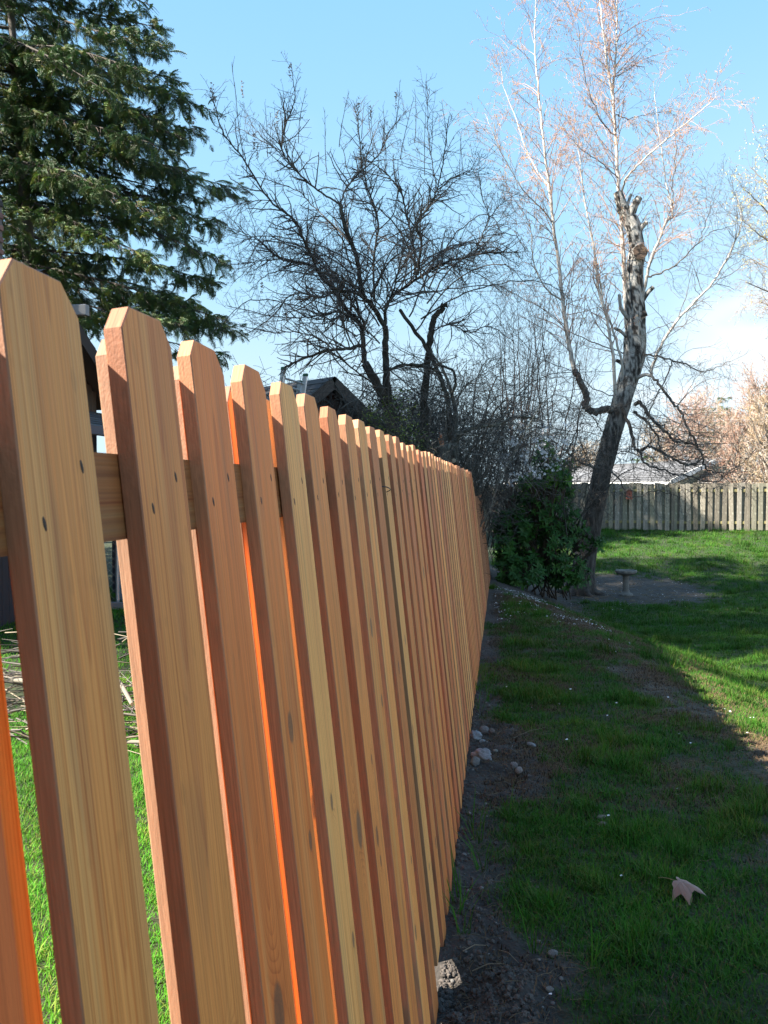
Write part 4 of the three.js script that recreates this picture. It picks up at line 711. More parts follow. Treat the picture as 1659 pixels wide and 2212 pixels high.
    [[b8(270, 1945, 0.6), b8(290, 2020, 0.8), b8(420, 2070, 1.0), b8(560, 2110, 1.1), b8(790, 2140, 1.2), b8(830, 2100, 1.2), b8(930, 2060, 1.2)], 0.03, 0.008, 20, 0.8, 'd', 0],
    [[b8(480, 1350, 0.7), b8(450, 1450, 0.8), b8(390, 1560, 0.9), b8(345, 1660, 0.9), b8(310, 1790, 0.9), b8(290, 1900, 0.9), b8(240, 2050, 0.9)], 0.02, 0.005, 12, 0.8, 'd', 0],
    [[bd(1312, 1012), bd(1288, 1010, 0.3), bd(1262, 1003, 0.5), bd(1240, 990, 0.6), bd(1226, 976, 0.7), bd(1205, 960, 0.8), bd(1170, 945, 0.9)], 0.045, 0.01, 12, 0.9, 'd', 0],
    [[bd(1226, 976, 0.7), bd(1238, 950, 0.7), bd(1252, 900, 0.7), bd(1258, 870, 0.7)], 0.022, 0.008, 7, 0.8, 'd', 0],
    [[bd(1330, 950), bd(1300, 930, 0.4), bd(1280, 900, 0.5), bd(1262, 870, 0.5)], 0.02, 0.007, 8, 0.8, 'd', 0],
    [[bd(1300, 1065, 0.25), bd(1285, 1045, 0.4), bd(1260, 1065, 0.6), bd(1225, 1080, 0.7), bd(1160, 1085, 0.8)], 0.018, 0.006, 5, 0.6, 'd', 0],
    [[bd(1345, 860), bd(1290, 842, 0.5), bd(1230, 800, 0.8), bd(1160, 770, 1.0), bd(1100, 700, 1.2)], 0.016, 0.005, 14, 0.8, 'd', 0],
    [[bd(1362, 770), bd(1300, 745, -0.4), bd(1240, 720, -0.6), bd(1160, 660, -0.8), bd(1100, 630, -0.8)], 0.018, 0.005, 16, 0.9, 'd', 0],
    [[bd(1310, 1005, 0.15), bd(1340, 1040, 0.5), bd(1360, 1075, 0.7), bd(1420, 1060, 0.9), bd(1470, 1075, 1.0)], 0.025, 0.006, 12, 0.7, 'd', 0],
  ];
  for (const [pts, a, b, k, len, kind, high] of SH) {
    const c = limb(limbs, pts, [a * 0.78, b * 0.85], a > 0.03 ? 10 : 6, { color: kind === 'w' ? white : dark, wiggle: kind === 'w' ? 0.02 : 0.045 });
    const o = high ? { ...hang, len, each: catkin } : { ...hang, len, lift: -0.01, wobble: 0.32, angle: 1.0, density: [5.5, 6], color: greyish, max: 0.008 };
    along(twigs, R, c, [a * 0.5, b], Math.round(k * (high ? 2.3 : 2)), o, 0.12);
  }
  limbs.build('limbs', twigMat, g); twigs.build('twigs', twigMat, g); stuff(cat.build('catkins', twigMat, g));
}
// ---- the broad-leaved evergreen shrub at the birch's foot
{
  const g = thing('laurel_shrub', 'dark green broad-leaved evergreen shrub between the cedar fence end and the leaning birch', 'shrub', [0, 0, 0]);
  const R = rng(808), leafG = (() => { const m = new MB(), rows = [[0, 0.003, 0], [0.02, 0.014, 0.003], [0.05, 0.022, 0.004], [0.085, 0.018, 0], [0.115, 0.008, -0.008], [0.13, 0, -0.014]], id = []; for (const [z, w, y] of rows) { const n = V(0, 1, 0.1).normalize(); id.push([m.v(V(-w, y + w * 0.28, z), V(0.25, 1, 0.1).normalize(), 0, z), m.v(V(0, y, z), n, 0.5, z), m.v(V(w, y + w * 0.28, z), V(-0.25, 1, 0.1).normalize(), 1, z)]); } for (let k = 0; k < rows.length - 1; k++) { const a = id[k], b = id[k + 1]; m.i.push(a[0], b[0], b[1], a[0], b[1], a[1], a[1], b[1], b[2], a[1], b[2], a[2]); } return m.geo(); })();
  const stems = new MB(), near = [], all = [], cols = [], root = at(1170, 1262, 18.2); root.y = height(root.x, root.z);
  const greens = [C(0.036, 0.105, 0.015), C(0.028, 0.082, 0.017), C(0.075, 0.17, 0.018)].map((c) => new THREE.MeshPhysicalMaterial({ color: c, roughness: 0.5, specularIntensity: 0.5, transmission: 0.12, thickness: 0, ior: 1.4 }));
  const whorl = (p, dir, s, bright) => { const n = 6 + Math.floor(R() * 4), a0 = R() * 6.28; for (let k = 0; k < n; k++) { const a = a0 + k * 6.283 / n, e = sideways(dir, R).multiplyScalar(0.2), x = sideways(dir, rng(7)), y = V(0, 0, 0).crossVectors(dir, x), d = x.clone().multiplyScalar(Math.cos(a)).addScaledVector(y, Math.sin(a)).addScaledVector(dir, 0.15 + R() * 0.7).add(V(0, -0.15, 0)).add(e).normalize(), f = frame(p.clone().addScaledVector(dir, (R() - 0.7) * 0.05), d, dir.clone().add(V(0, 0.5, 0)), s * (0.7 + R() * 0.5)); all.push([f, p, bright]); } };
  const blobs = [[1165, 1180, 17.6, 0.62, 0.75, 0.75, 110], [1130, 1235, 17.0, 0.42, 0.34, 0.5, 60], [1225, 1235, 17.8, 0.42, 0.36, 0.5, 62], [1195, 1130, 17.9, 0.55, 0.5, 0.6, 70], [1120, 1140, 17.4, 0.33, 0.4, 0.5, 46], [1180, 1065, 18.1, 0.5, 0.36, 0.5, 58], [1205, 1050, 18.2, 0.28, 0.36, 0.4, 30], [1160, 1060, 18.0, 0.42, 0.22, 0.4, 26], [1178, 1000, 16.9, 0.22, 0.3, 0.3, 34], [1176, 968, 16.9, 0.1, 0.16, 0.1, 9], [1195, 1030, 17.0, 0.36, 0.2, 0.3, 34], [1155, 1040, 17.0, 0.3, 0.16, 0.3, 22], [1222, 1010, 18.4, 0.22, 0.12, 0.2, 10], [1255, 1165, 18.0, 0.14, 0.3, 0.3, 12], [1286, 1180, 17.6, 0.15, 0.22, 0.2, 10], [1092, 1190, 17.0, 0.22, 0.3, 0.4, 30], [1085, 1130, 17.6, 0.22, 0.3, 0.35, 26], [1100, 1235, 16.8, 0.26, 0.24, 0.4, 28], [1150, 1100, 17.3, 0.45, 0.3, 0.4, 40]];
  for (const [px, py, d, rx, ry, rz, n] of blobs) for (let k = 0; k < n * 1.7; k++) {
    const a = sideways(UP, R).add(V(0, (R() - 0.45) * 2.2, 0)).normalize(), q = 0.55 + 0.5 * Math.sqrt(R()), c = at(px, py, d), p = c.clone().add(V(a.x * rx * q, a.y * ry * q, a.z * rz * q)); if (p.y < height(p.x, p.z) + 0.04) continue;
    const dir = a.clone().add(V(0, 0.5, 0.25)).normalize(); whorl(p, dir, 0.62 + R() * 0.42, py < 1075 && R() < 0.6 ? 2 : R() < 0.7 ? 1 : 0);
    if (R() < 0.5) stems.tube(curve([p, p.clone().lerp(c, 0.5).add(V(0, -0.05, 0)), c.clone().lerp(root, 0.35)], 5), [0.005, 0.01], 4, { color: [0.07, 0.05, 0.035], caps: false });
  }
  for (let k = 0; k < 26; k++) { const [px, py, d] = blobs[k % blobs.length], c = at(px, py, d), b = root.clone().add(V((R() - 0.5) * 1.3, -0.02, (R() - 0.5) * 0.8)); stems.tube(curve([b, b.clone().lerp(c, 0.5).add(V((R() - 0.5) * 0.15, 0.1, 0)), c], 7), [0.016, 0.007], 5, { color: [0.06, 0.045, 0.035], caps: false }); }
  stems.build('stems', twigMat, g);
  all.sort((a, b) => a[1].distanceTo(camera.position) - b[1].distanceTo(camera.position));
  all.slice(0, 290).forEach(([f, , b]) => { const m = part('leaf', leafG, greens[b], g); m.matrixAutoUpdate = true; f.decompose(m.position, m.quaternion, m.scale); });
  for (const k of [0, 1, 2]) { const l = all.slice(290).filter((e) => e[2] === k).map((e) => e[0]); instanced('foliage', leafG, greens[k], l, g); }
}
// ---- distant trees beyond the back fence
function farTree(name, label, px, d, h, spread, seed, kind) {
  const b = at(px, 1050, d); b.y = 0; const g = thing(name, label, 'tree', [0, 0, 0], undefined), R = rng(seed), t = new MB(), tw = new MB();
  const tone = { pink: [0.36, 0.22, 0.165], tan: [0.34, 0.25, 0.16], gold: [0.46, 0.40, 0.14] }[kind], tint = (r, S) => { const q = 0.65 + S() * 0.7, w = S(); return w < 0.22 ? [0.40 * q, 0.36 * q, 0.31 * q] : [tone[0] * q, tone[1] * q, tone[2] * q]; };
  const trunk = curve([b, b.clone().add(V(0.1, h * 0.25, 0)), b.clone().add(V(0, h * 0.6, 0.2)), b.clone().add(V(0.1, h * 0.85, 0))], 16); t.tube(trunk, [h * 0.02, 0.02], 8, { color: [0.24, 0.21, 0.18] });
  const n = 38;
  for (let k = 0; k < n; k++) {
    const f = 0.10 + 0.87 * (k + R()) / n, p = trunk[Math.min(15, Math.floor(f * 16))].clone(), a = k * 2.4 + R(), l = spread * (0.75 + R() * 0.4) * (1.15 - 0.65 * Math.abs(f - 0.4)), dir = V(Math.cos(a), 0.75 + f * 0.9, Math.sin(a)).normalize();
    const c = limb(t, [p, p.clone().addScaledVector(dir, l * 0.5), p.clone().addScaledVector(dir, l).add(V(0, l * 0.15, 0))], [0.05, 0.012], 4, { color: [0.27, 0.23, 0.2], caps: false, wiggle: 0.12, per: 3 });
    along(tw, R, c, [0.03, 0.01], 15, { len: spread * 0.42, levels: 2, density: [3.6, 4.2], ratio: [0.5, 0.45], lift: 0.05, angle: 0.8, wobble: 0.25, tip: 0.008, max: 0.016, step: 0.3, color: tint }, 0.2);
  }
  t.build('trunk', twigMat, g); stuff(tw.build('twigs', twigMat, g)); return g;
}
farTree('distant_tree', 'pinkish bare tree in bud beyond the back fence, right of the pale roof', 1490, 52, 6.6, 2.1, 12, 'pink');
farTree('distant_tree', 'tan bare tree in sun beyond the back fence, between the pinkish trees', 1548, 58, 6.0, 2.2, 13, 'tan');
farTree('distant_tree', 'tallest sunlit budding tree at the photo right edge above the back fence', 1652, 55, 8.2, 2.7, 14, 'pink');
farTree('distant_tree', 'rounded pinkish bush close behind the back fence near the right edge', 1592, 42, 4.6, 1.7, 23, 'pink');
farTree('distant_tree', 'pale tan bush close behind the back fence at the very right edge', 1655, 40, 5.2, 1.7, 24, 'tan');
farTree('distant_tree', 'low bare tree behind the pale roof, just right of the birch trunk', 1432, 66, 5.4, 2.1, 16, 'tan');
farTree('distant_tree', 'faint low bare tree left of the birch trunk above the shrub', 1262, 64, 3.9, 1.7, 18, 'tan');
{
  // a budding tree whose hanging twigs enter at the right edge, high up
  const g = thing('budding_tree', 'yellow green budding weeping tree reaching in at the upper right edge', 'tree', [0, 0, 0]), R = rng(61), t = new MB(), tw = new MB(), bu = new MB(), D = 27;
  const b = at(1760, 1050, D); b.y = 0; const tr = curve([b, at(1758, 800, D), at(1750, 500, D), at(1735, 250, D)], 16); t.tube(tr, [0.22, 0.05], 10, { color: [0.2, 0.18, 0.15] });
  for (const [y, px, py, dz] of [[620, 1600, 400, 0.5], [560, 1620, 360, -0.5], [660, 1606, 480, 0.3], [700, 1625, 560, -0.8], [520, 1650, 340, 0.8], [740, 1612, 610, 0.9], [600, 1655, 430, 1.2], [780, 1640, 650, 0], [480, 1690, 300, 0]]) {
    const p = at(1752, y, D), q = at(px, py, D - dz), c = limb(t, [p, p.clone().lerp(q, 0.55).add(V(0, 0.35, 0)), q], [0.05, 0.008], 6, { color: [0.2, 0.17, 0.13], wiggle: 0.05 });
    along(tw, R, c, [0.02, 0.006], 26, { len: 0.85, levels: 2, density: [4, 4.5], ratio: [0.5, 0.5], lift: -0.08, angle: 0.8, wobble: 0.2, tip: 0.003, max: 0.008, color: (r, S) => { const w = 0.7 + S() * 0.6; return [0.24 * w, 0.17 * w, 0.13 * w]; }, each: (p, d, l) => { if (l < 1 || p.y < at(0, 560, D).y && R() < 0.8 || R() > 0.5) return; const n = sideways(UP, R); bu.tri(p, p.clone().add(V(0, -0.04, 0)).addScaledVector(n, 0.016), p.clone().add(V(0, -0.02, 0)).addScaledVector(n, -0.014), [0.56, 0.50, 0.15]); } }, 0.3);
  }
  t.build('trunk', twigMat, g); tw.build('twigs', twigMat, g); stuff(bu.build('buds', twigMat, g));
}
{
  // far conifers
  const mk = (px, d, h, seed, label) => { const b = at(px, 1050, d); b.y = 0; conifer('distant_conifer', label, b, V(0, 0, 0), h, h * 0.2, 1.0, seed, null); };
  mk(1560, 75, 8.9, 31, 'narrow dark conifer top right of centre behind the pinkish bare trees');
  mk(1512, 78, 8.2, 32, 'small dark conifer top behind the pinkish bare trees, nearer the birch');
  mk(1385, 62, 3.6, 33, 'low pale green conifer behind the pale roof beside the birch trunk');
  mk(1640, 70, 9.2, 34, 'wide conifer behind the sunlit budding tree at the right edge');
}

// ---------------------------------------------------------------- neighbours' buildings
const shingleTones = [[0.075, 0.075, 0.078], [0.095, 0.092, 0.09], [0.06, 0.06, 0.064]].map((c) => M(...c, 0.95));
// courses of shingles on a sloping quad: a, b along the eave, c, d along the ridge above them
function courses(parent, a, b, c, d, rows, name = 'shingle_course') {
  const n = V(0, 0, 0).copy(b).sub(a).cross(V(0, 0, 0).copy(d).sub(a)).normalize(); if (n.y < 0) n.negate();
  for (let k = 0; k < rows; k++) { const f = (k - 0.06) / rows, g = (k + 1) / rows, p = a.clone().lerp(d, f), q = b.clone().lerp(c, f), r = b.clone().lerp(c, g), s = a.clone().lerp(d, g), m = new MB(), up = (v, t) => v.clone().addScaledVector(n, t); m.quad(up(p, 0.018), up(q, 0.018), up(r, 0.007), up(s, 0.007)); m.quad(p.clone().addScaledVector(n, 0.004), q.clone().addScaledVector(n, 0.004), up(q, 0.018), up(p, 0.018)); part(name, m.geo(), shingleTones[k % 3], parent); }
}
{
  const g = thing('neighbour_house', 'dark neighbouring house with brick chimney and vertical siding glimpsed over the near pickets', 'house', [0, 0, 0]);
  const X = -5.7, zN = -8.2, zP = -10.4, zF = -12.6, eave = 2.9, peak = 4.08, W = -16;
  const siding = [[0.115, 0.085, 0.062], [0.135, 0.10, 0.072], [0.10, 0.075, 0.055]].map((c) => M(...c, 0.9)), dark = M(0.035, 0.035, 0.04, 0.9);
  const wall = part('wall', (() => { const s = new THREE.Shape(); s.moveTo(-zN, -0.1); s.lineTo(-zF, -0.1); s.lineTo(-zF, eave); s.lineTo(-zP, peak); s.lineTo(-zN, eave); s.closePath(); const e = new THREE.ExtrudeGeometry(s, { depth: X - W, bevelEnabled: false }); e.rotateY(Math.PI / 2); e.translate(W, 0, 0); return e; })(), dark, g);
  for (let z = zN - 0.08, k = 0; z > zF + 0.06; z -= 0.15, k++) { const top = mix(eave, peak, 1 - Math.abs(z - zP) / (zP - zF)) - 0.03, h = top - 2.62; if (h < 0.1) continue; const m = part('siding_board', slab(0.02, h, 0.138, 0.004), siding[k % 3], g); m.position.set(X + 0.012, 2.62 + h / 2, z); }
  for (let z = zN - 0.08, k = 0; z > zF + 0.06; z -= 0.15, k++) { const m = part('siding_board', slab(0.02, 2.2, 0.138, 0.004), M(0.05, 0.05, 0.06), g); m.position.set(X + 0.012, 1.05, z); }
  part('porch_wall', placed(slab(1.8, 2.2, 0.1, 0.005), -4.85, 1.1, -13.25), M(0.045, 0.045, 0.055), g);
  const wn = part('window', slab(0.05, 1.0, 1.3, 0.006), M(0.16, 0.16, 0.17, 0.6), g); wn.position.set(X + 0.04, 1.45, -11.0);
  const pane = part('pane', slab(0.02, 0.86, 1.16, 0.003), new THREE.MeshStandardMaterial({ color: C(0.01, 0.012, 0.016), roughness: 0.05 }), wn); pane.position.set(0.022, 0, 0);
  const roof = new THREE.Group(); roof.name = 'roof'; g.add(roof); const o = 0.35, ov = 0.35, sl = (peak - eave) / (zP - zF);
  const soff = M(0.10, 0.08, 0.065, 0.9), grey = M(0.27, 0.27, 0.28, 0.8);
  for (const [z1, s] of [[zF - ov, -1], [zN + ov, 1]]) {
    const y1 = eave - ov * sl, P = V(X + o, peak + 0.06, zP), Q = V(X + o, y1 + 0.06, z1), PW = V(W, peak + 0.06, zP), QW = V(W, y1 + 0.06, z1);
    const dk = new MB(); dk.quad(QW, Q, P, PW); dk.quad(V(W, y1, z1), V(X + o, y1, z1), V(X + o, peak, zP), V(W, peak, zP)); dk.build('roof_deck', soff, roof);
    courses(roof, QW.clone().add(V(0, 0.004, 0)), Q.clone().add(V(0.02, 0.004, 0)), P.clone().add(V(0.02, 0.004, 0)), PW.clone().add(V(0, 0.004, 0)), 15);
    part('rake_board', beam(V(X + o + 0.015, peak - 0.05, zP + s * 0.02), V(X + o + 0.015, y1 - 0.05, z1), 0.03, 0.18), M(0.045, 0.035, 0.03), roof);
  }
  part('lookout_beam', placed(slab(1.0, 0.13, 0.1, 0.006), X + 0.12, 3.78, -11.0), grey, g);
  // the lower roof along the wall with its gutter
  const low = new THREE.Group(); low.name = 'porch_roof'; g.add(low);
  const A = V(X + 0.95, 2.27, zN + 0.3), B = V(X + 0.95, 2.27, zF - 0.1), Cc = V(X + 0.03, 2.63, zF - 0.1), Dd = V(X + 0.03, 2.63, zN + 0.3);
  const dk = new MB(); dk.quad(A, B, Cc, Dd); dk.build('roof_deck', soff, low); courses(low, A.clone().add(V(0, 0.01, 0)), B.clone().add(V(0, 0.01, 0)), Cc.clone().add(V(0, 0.01, 0)), Dd.clone().add(V(0, 0.01, 0)), 8);
  part('gutter', placed(slab(0.11, 0.10, zN - zF + 0.42, 0.01), X + 1.02, 2.255, (zN + zF) / 2 + 0.1), M(0.10, 0.10, 0.12, 0.5), low);
  for (const z of [zN - 0.1, zF + 0.2]) part('porch_post', placed(slab(0.1, 2.25, 0.1, 0.006), X + 0.88, 1.1, z), M(0.12, 0.10, 0.085), g);
  // brick chimney
  const ch = new THREE.Group(); ch.name = 'chimney'; ch.position.set(-6.62, 0, -10.85); g.add(ch);
  part('mortar_core', placed(slab(0.56, 2.0, 0.86, 0.01), 0, 4.26, 0), M(0.15, 0.13, 0.12), ch);
  const R = rng(17), bm = [[0.24, 0.12, 0.095], [0.28, 0.15, 0.115], [0.20, 0.105, 0.09], [0.17, 0.10, 0.085]].map((c) => M(...c, 0.95)), soot = M(0.05, 0.045, 0.045, 0.95);
  const bg = slab(0.2, 0.062, 0.05, 0.005), bz = slab(0.05, 0.062, 0.2, 0.005);
  for (let r = 0; r < 17; r++) { const y = 3.98 + r * 0.076, off = r % 2 ? 0.105 : 0; for (const s of [-1, 1]) { for (let k = 0; k < 4; k++) { const z = -0.43 + 0.11 + k * 0.21 + off * (k < 3 ? 1 : 0) * 0.95; const m = part('brick', bz, r > 14 ? soot : bm[Math.floor(R() * 4)], ch); m.position.set(s * (0.272 + R() * 0.005), y, z); m.rotation.y = (R() - 0.5) * 0.02; } for (let k = 0; k < 2; k++) { const m = part('brick', bg, r > 14 ? soot : bm[Math.floor(R() * 4)], ch); m.position.set(-0.11 + k * 0.215, y, s * (0.422 + R() * 0.005)); } } }
}
{
  const g = thing('gable_shed', 'dark shed with steep shingled gable roof behind the ladder and bare tree', 'shed', [-2.9, 0, -16]), ry = Math.atan2(1.45, 1.3);
  g.rotation.y = ry; // its gable looks along +z of the shed
  const half = 1.35, h = 2.55, pk = 3.5, L = 3.2, wallM = M(0.085, 0.04, 0.03, 0.9);
  const s = new THREE.Shape(); s.moveTo(-half, 0); s.lineTo(half, 0); s.lineTo(half, h); s.lineTo(0, pk - 0.06); s.lineTo(-half, h); s.closePath();
  part('wall', placed(new THREE.ExtrudeGeometry(s, { depth: L - 0.35, bevelEnabled: false }), 0, 0, -L), wallM, g);
  for (let k = 0; k < 13; k++) { const x = -half + 0.1 + k * 0.208, top = h + (pk - 0.06 - h) * (1 - Math.abs(x) / half); part('siding_board', placed(slab(0.19, top - 0.1, 0.02, 0.003), x, (top - 0.1) / 2, -0.335), [wallM, M(0.10, 0.05, 0.036), M(0.07, 0.035, 0.028)][k % 3], g); }
  const sl = (pk - h) / half, e = half + 0.28, ye = pk - e * sl;
  for (const d of [-1, 1]) {
    const A = V(d * e, ye, -L - 0.2), B = V(d * e, ye, 0), P = V(0, pk, 0), Q = V(0, pk, -L - 0.2), dk = new MB();
    dk.quad(A, B, P, Q); dk.quad(A.clone().add(V(0, -0.05, 0)), B.clone().add(V(0, -0.05, 0)), P.clone().add(V(0, -0.05, 0)), Q.clone().add(V(0, -0.05, 0))); dk.build('roof_deck', M(0.07, 0.06, 0.05), g);
    const u = V(0, 0.006, 0); courses(g, A.clone().add(u), B.clone().add(u).add(V(0, 0, 0.03)), P.clone().add(u).add(V(0, 0, 0.03)), Q.clone().add(u), 10);
    part('rake_board', beam(V(d * 0.01, pk - 0.1, 0.012), V(d * e, ye - 0.1, 0.012), 0.03, 0.19), M(0.095, 0.08, 0.07), g);
  }
}
{
  const g = thing('extension_ladder', 'aluminium extension ladder with green end caps leaning by the dark shed roof', 'ladder', [0, 0, 0]);
  const alu = new THREE.MeshStandardMaterial({ color: C(0.62, 0.64, 0.66), roughness: 0.4, metalness: 0.75 }), cap = M(0.02, 0.11, 0.06, 0.6);
  const D = 14.4, top = at(636, 806, D), foot = at(572, 1050, D - 0.5); foot.y = 0; const dir = top.clone().sub(foot).normalize(), side = V(0.62, 0.05, -0.6); side.addScaledVector(dir, -side.dot(dir)).normalize(); const nrm = V(0, 0, 0).crossVectors(dir, side);
  for (const [w, off, len] of [[0.2, 0, 1], [0.155, 0.06, 0.965]]) {
    const L = foot.distanceTo(top) * len;
    for (const s of [-1, 1]) { const a = foot.clone().addScaledVector(side, s * w).addScaledVector(nrm, off), b = a.clone().addScaledVector(dir, L); const q = part('rail', beam(a, b, 0.075, 0.03, 0.003), alu, g); part('end_cap', beam(b, b.clone().addScaledVector(dir, 0.045), 0.082, 0.036, 0.004), cap, q); }
    for (let k = 1; k * 0.3 < L; k++) { const c = foot.clone().addScaledVector(dir, k * 0.3 - (off ? 0.1 : 0)).addScaledVector(nrm, off), m = new MB(); m.tube([c.clone().addScaledVector(side, -w), c.clone().addScaledVector(side, w)], [0.017, 0.017], 8); m.build('rung', alu, g); }
  }
}
{
  // pale house behind the weathered fence
  const g = thing('pale_roof_house', 'low house with a pale sunlit metal-grey roof beyond the back fence', 'house', [0, 0, 0]);
  const D = 46, ridgeR = at(1556, 990, D + 2.5), ridgeL = at(1180, 1012, D + 11), eaveR = at(1446, 1041, D - 2.2), eaveL = at(1090, 1043, D + 6.5), roofM = M(0.15, 0.155, 0.17, 0.85), fas = M(0.72, 0.71, 0.69), wallM = M(0.42, 0.36, 0.25);
  const up = V(0, 1, 0), m = new MB(); m.quad(eaveL, eaveR, ridgeR, ridgeL); m.quad(eaveL.clone().add(V(0, -0.12, 0)), eaveR.clone().add(V(0, -0.12, 0)), ridgeR.clone().add(V(0, -0.12, 0)), ridgeL.clone().add(V(0, -0.12, 0))); m.build('roof_deck', roofM, g);
  const n = V(0, 0, 0).copy(eaveR).sub(eaveL).cross(V(0, 0, 0).copy(ridgeL).sub(eaveL)).normalize(); if (n.y < 0) n.negate();
  for (let k = 0; k < 13; k++) { const f = (k + 0.5) / 13, a = eaveL.clone().lerp(ridgeL, f).addScaledVector(n, 0.03), b = eaveR.clone().lerp(ridgeR, f).addScaledVector(n, 0.03); part('roof_course', beam(a, b, 0.2, 0.025, 0.003), k % 2 ? roofM : M(0.13, 0.135, 0.148, 0.85), g); }
  part('rake_board', beam(eaveR.clone().add(V(0.04, -0.02, 0.02)), ridgeR.clone().add(V(0.04, -0.02, 0.02)), 0.05, 0.24), fas, g);
  part('gutter', beam(eaveL.clone().add(V(0, -0.06, 0.06)), eaveR.clone().add(V(0, -0.06, 0.06)), 0.12, 0.12), fas, g);
  const far = ridgeR.clone().add(ridgeR.clone().sub(eaveR)); far.y = eaveR.y; const w = new MB(), gl = (v, y) => V(v.x - 0.25, y, v.z); w.tri(gl(eaveR, eaveR.y - 0.1), gl(far, far.y - 0.1), gl(ridgeR, ridgeR.y - 0.12)); w.quad(gl(eaveR, -0.3), gl(far, -0.3), gl(far, far.y - 0.1), gl(eaveR, eaveR.y - 0.1)); w.quad(gl(eaveL, -0.3), gl(eaveR, -0.3), gl(eaveR, eaveR.y - 0.15), gl(eaveL, eaveL.y - 0.15));
  const br = new MB(), farL = ridgeL.clone().add(ridgeL.clone().sub(eaveL)); farL.y = eaveL.y; br.quad(far, farL, ridgeL, ridgeR); br.build('roof_back', roofM, g); w.build('wall', wallM, g);
  const g2 = thing('low_outbuilding', 'low pale outbuilding beyond the back fence at the right edge', 'outbuilding', [0, 0, 0]);
  const D2 = 44, a = at(1500, 1050, D2), b = at(1720, 1050, D2 - 1); a.y = b.y = 0;
  const rise = 2.35, m2 = new MB(), back = V(1.2, 0, -4), A = a.clone().setY(1.5), B = b.clone().setY(1.5), Cc = B.clone().add(back).setY(2.35), Dd = A.clone().add(back).setY(2.35);
  m2.quad(A, B, Cc, Dd); m2.build('roof_deck', M(0.24, 0.225, 0.21, 0.9), g2);
  for (let k = 0; k < 9; k++) { const f = (k + 0.5) / 9; part('roof_course', beam(A.clone().lerp(Dd, f).add(V(0, 0.02, 0)), B.clone().lerp(Cc, f).add(V(0, 0.02, 0)), 0.5, 0.012), M(0.25, 0.235, 0.22, 0.9), g2); }
  const w2 = new MB(); w2.quad(a, b, B.clone().add(V(0, -0.03, -0.1)), A.clone().add(V(0, -0.03, -0.1))); w2.build('wall', M(0.5, 0.46, 0.4), g2); part('fascia', beam(A.clone().add(V(0, -0.06, 0.03)), B.clone().add(V(0, -0.06, 0.03)), 0.04, 0.16), fas, g2);
}
// ---------------------------------------------------------------- things on the left side
{
  const g = thing('chain_link_fence', 'galvanised chain-link fence glimpsed between the nearest cedar pickets', 'fence', [0, 0, -11.8]);
  const wire = new THREE.MeshStandardMaterial({ color: C(0.55, 0.57, 0.58), roughness: 0.45, metalness: 0.6 }), m = new MB(), p = 0.057, X0 = -7.4, X1 = -2.7;
  for (let x = X0, k = 0; x < X1; x += p, k++) { const pts = []; for (let j = 0; j <= 22; j++) pts.push(V(x + ((j + k) % 2 ? 0 : p * 0.98), 0.06 + j * 0.053, (j % 2 ? 1 : -1) * 0.003)); m.tube(pts, [0.0022, 0.0022], 3, { caps: false }); }
  stuff(m.build('wire_mesh', wire, g));
  const r = new MB(); r.tube([V(X0, 1.25, 0), V(X1, 1.25, 0)], [0.02, 0.02], 8); r.build('top_rail', wire, g);
  for (let x = X0; x <= X1 + 0.01; x += 2.35) { const q = new MB(); q.tube([V(x, 0, 0.03), V(x, 1.3, 0.03)], [0.028, 0.028], 10); q.build('post', wire, g); }
  tagged('edging_board', slab(5, 0.1, 0.08, 0.008), M(0.22, 0.20, 0.20), 'grey timber edging lying in front of the chain-link fence', 'edging', [-5, 0.05, -11.55]);
  const bk = thing('plastic_bucket', 'pale blue white plastic bucket behind the chain-link fence', 'bucket', [-5.22, 0, -12.5]), pl = new THREE.MeshStandardMaterial({ color: C(0.34, 0.41, 0.52), roughness: 0.4 });
  part('body', new THREE.LatheGeometry([[0.001, 0.005], [0.125, 0.005], [0.13, 0.02], [0.152, 0.34], [0.16, 0.345], [0.16, 0.37], [0.15, 0.37], [0.125, 0.03], [0.001, 0.02]].map(([x, y]) => new THREE.Vector2(x, y)), 28), pl, bk);
  const h = new MB(); h.tube(curve([V(-0.155, 0.34, 0), V(-0.12, 0.24, 0.11), V(0, 0.19, 0.16), V(0.12, 0.24, 0.11), V(0.155, 0.34, 0)], 14), [0.003, 0.003], 6); h.build('handle', wire, bk);
}
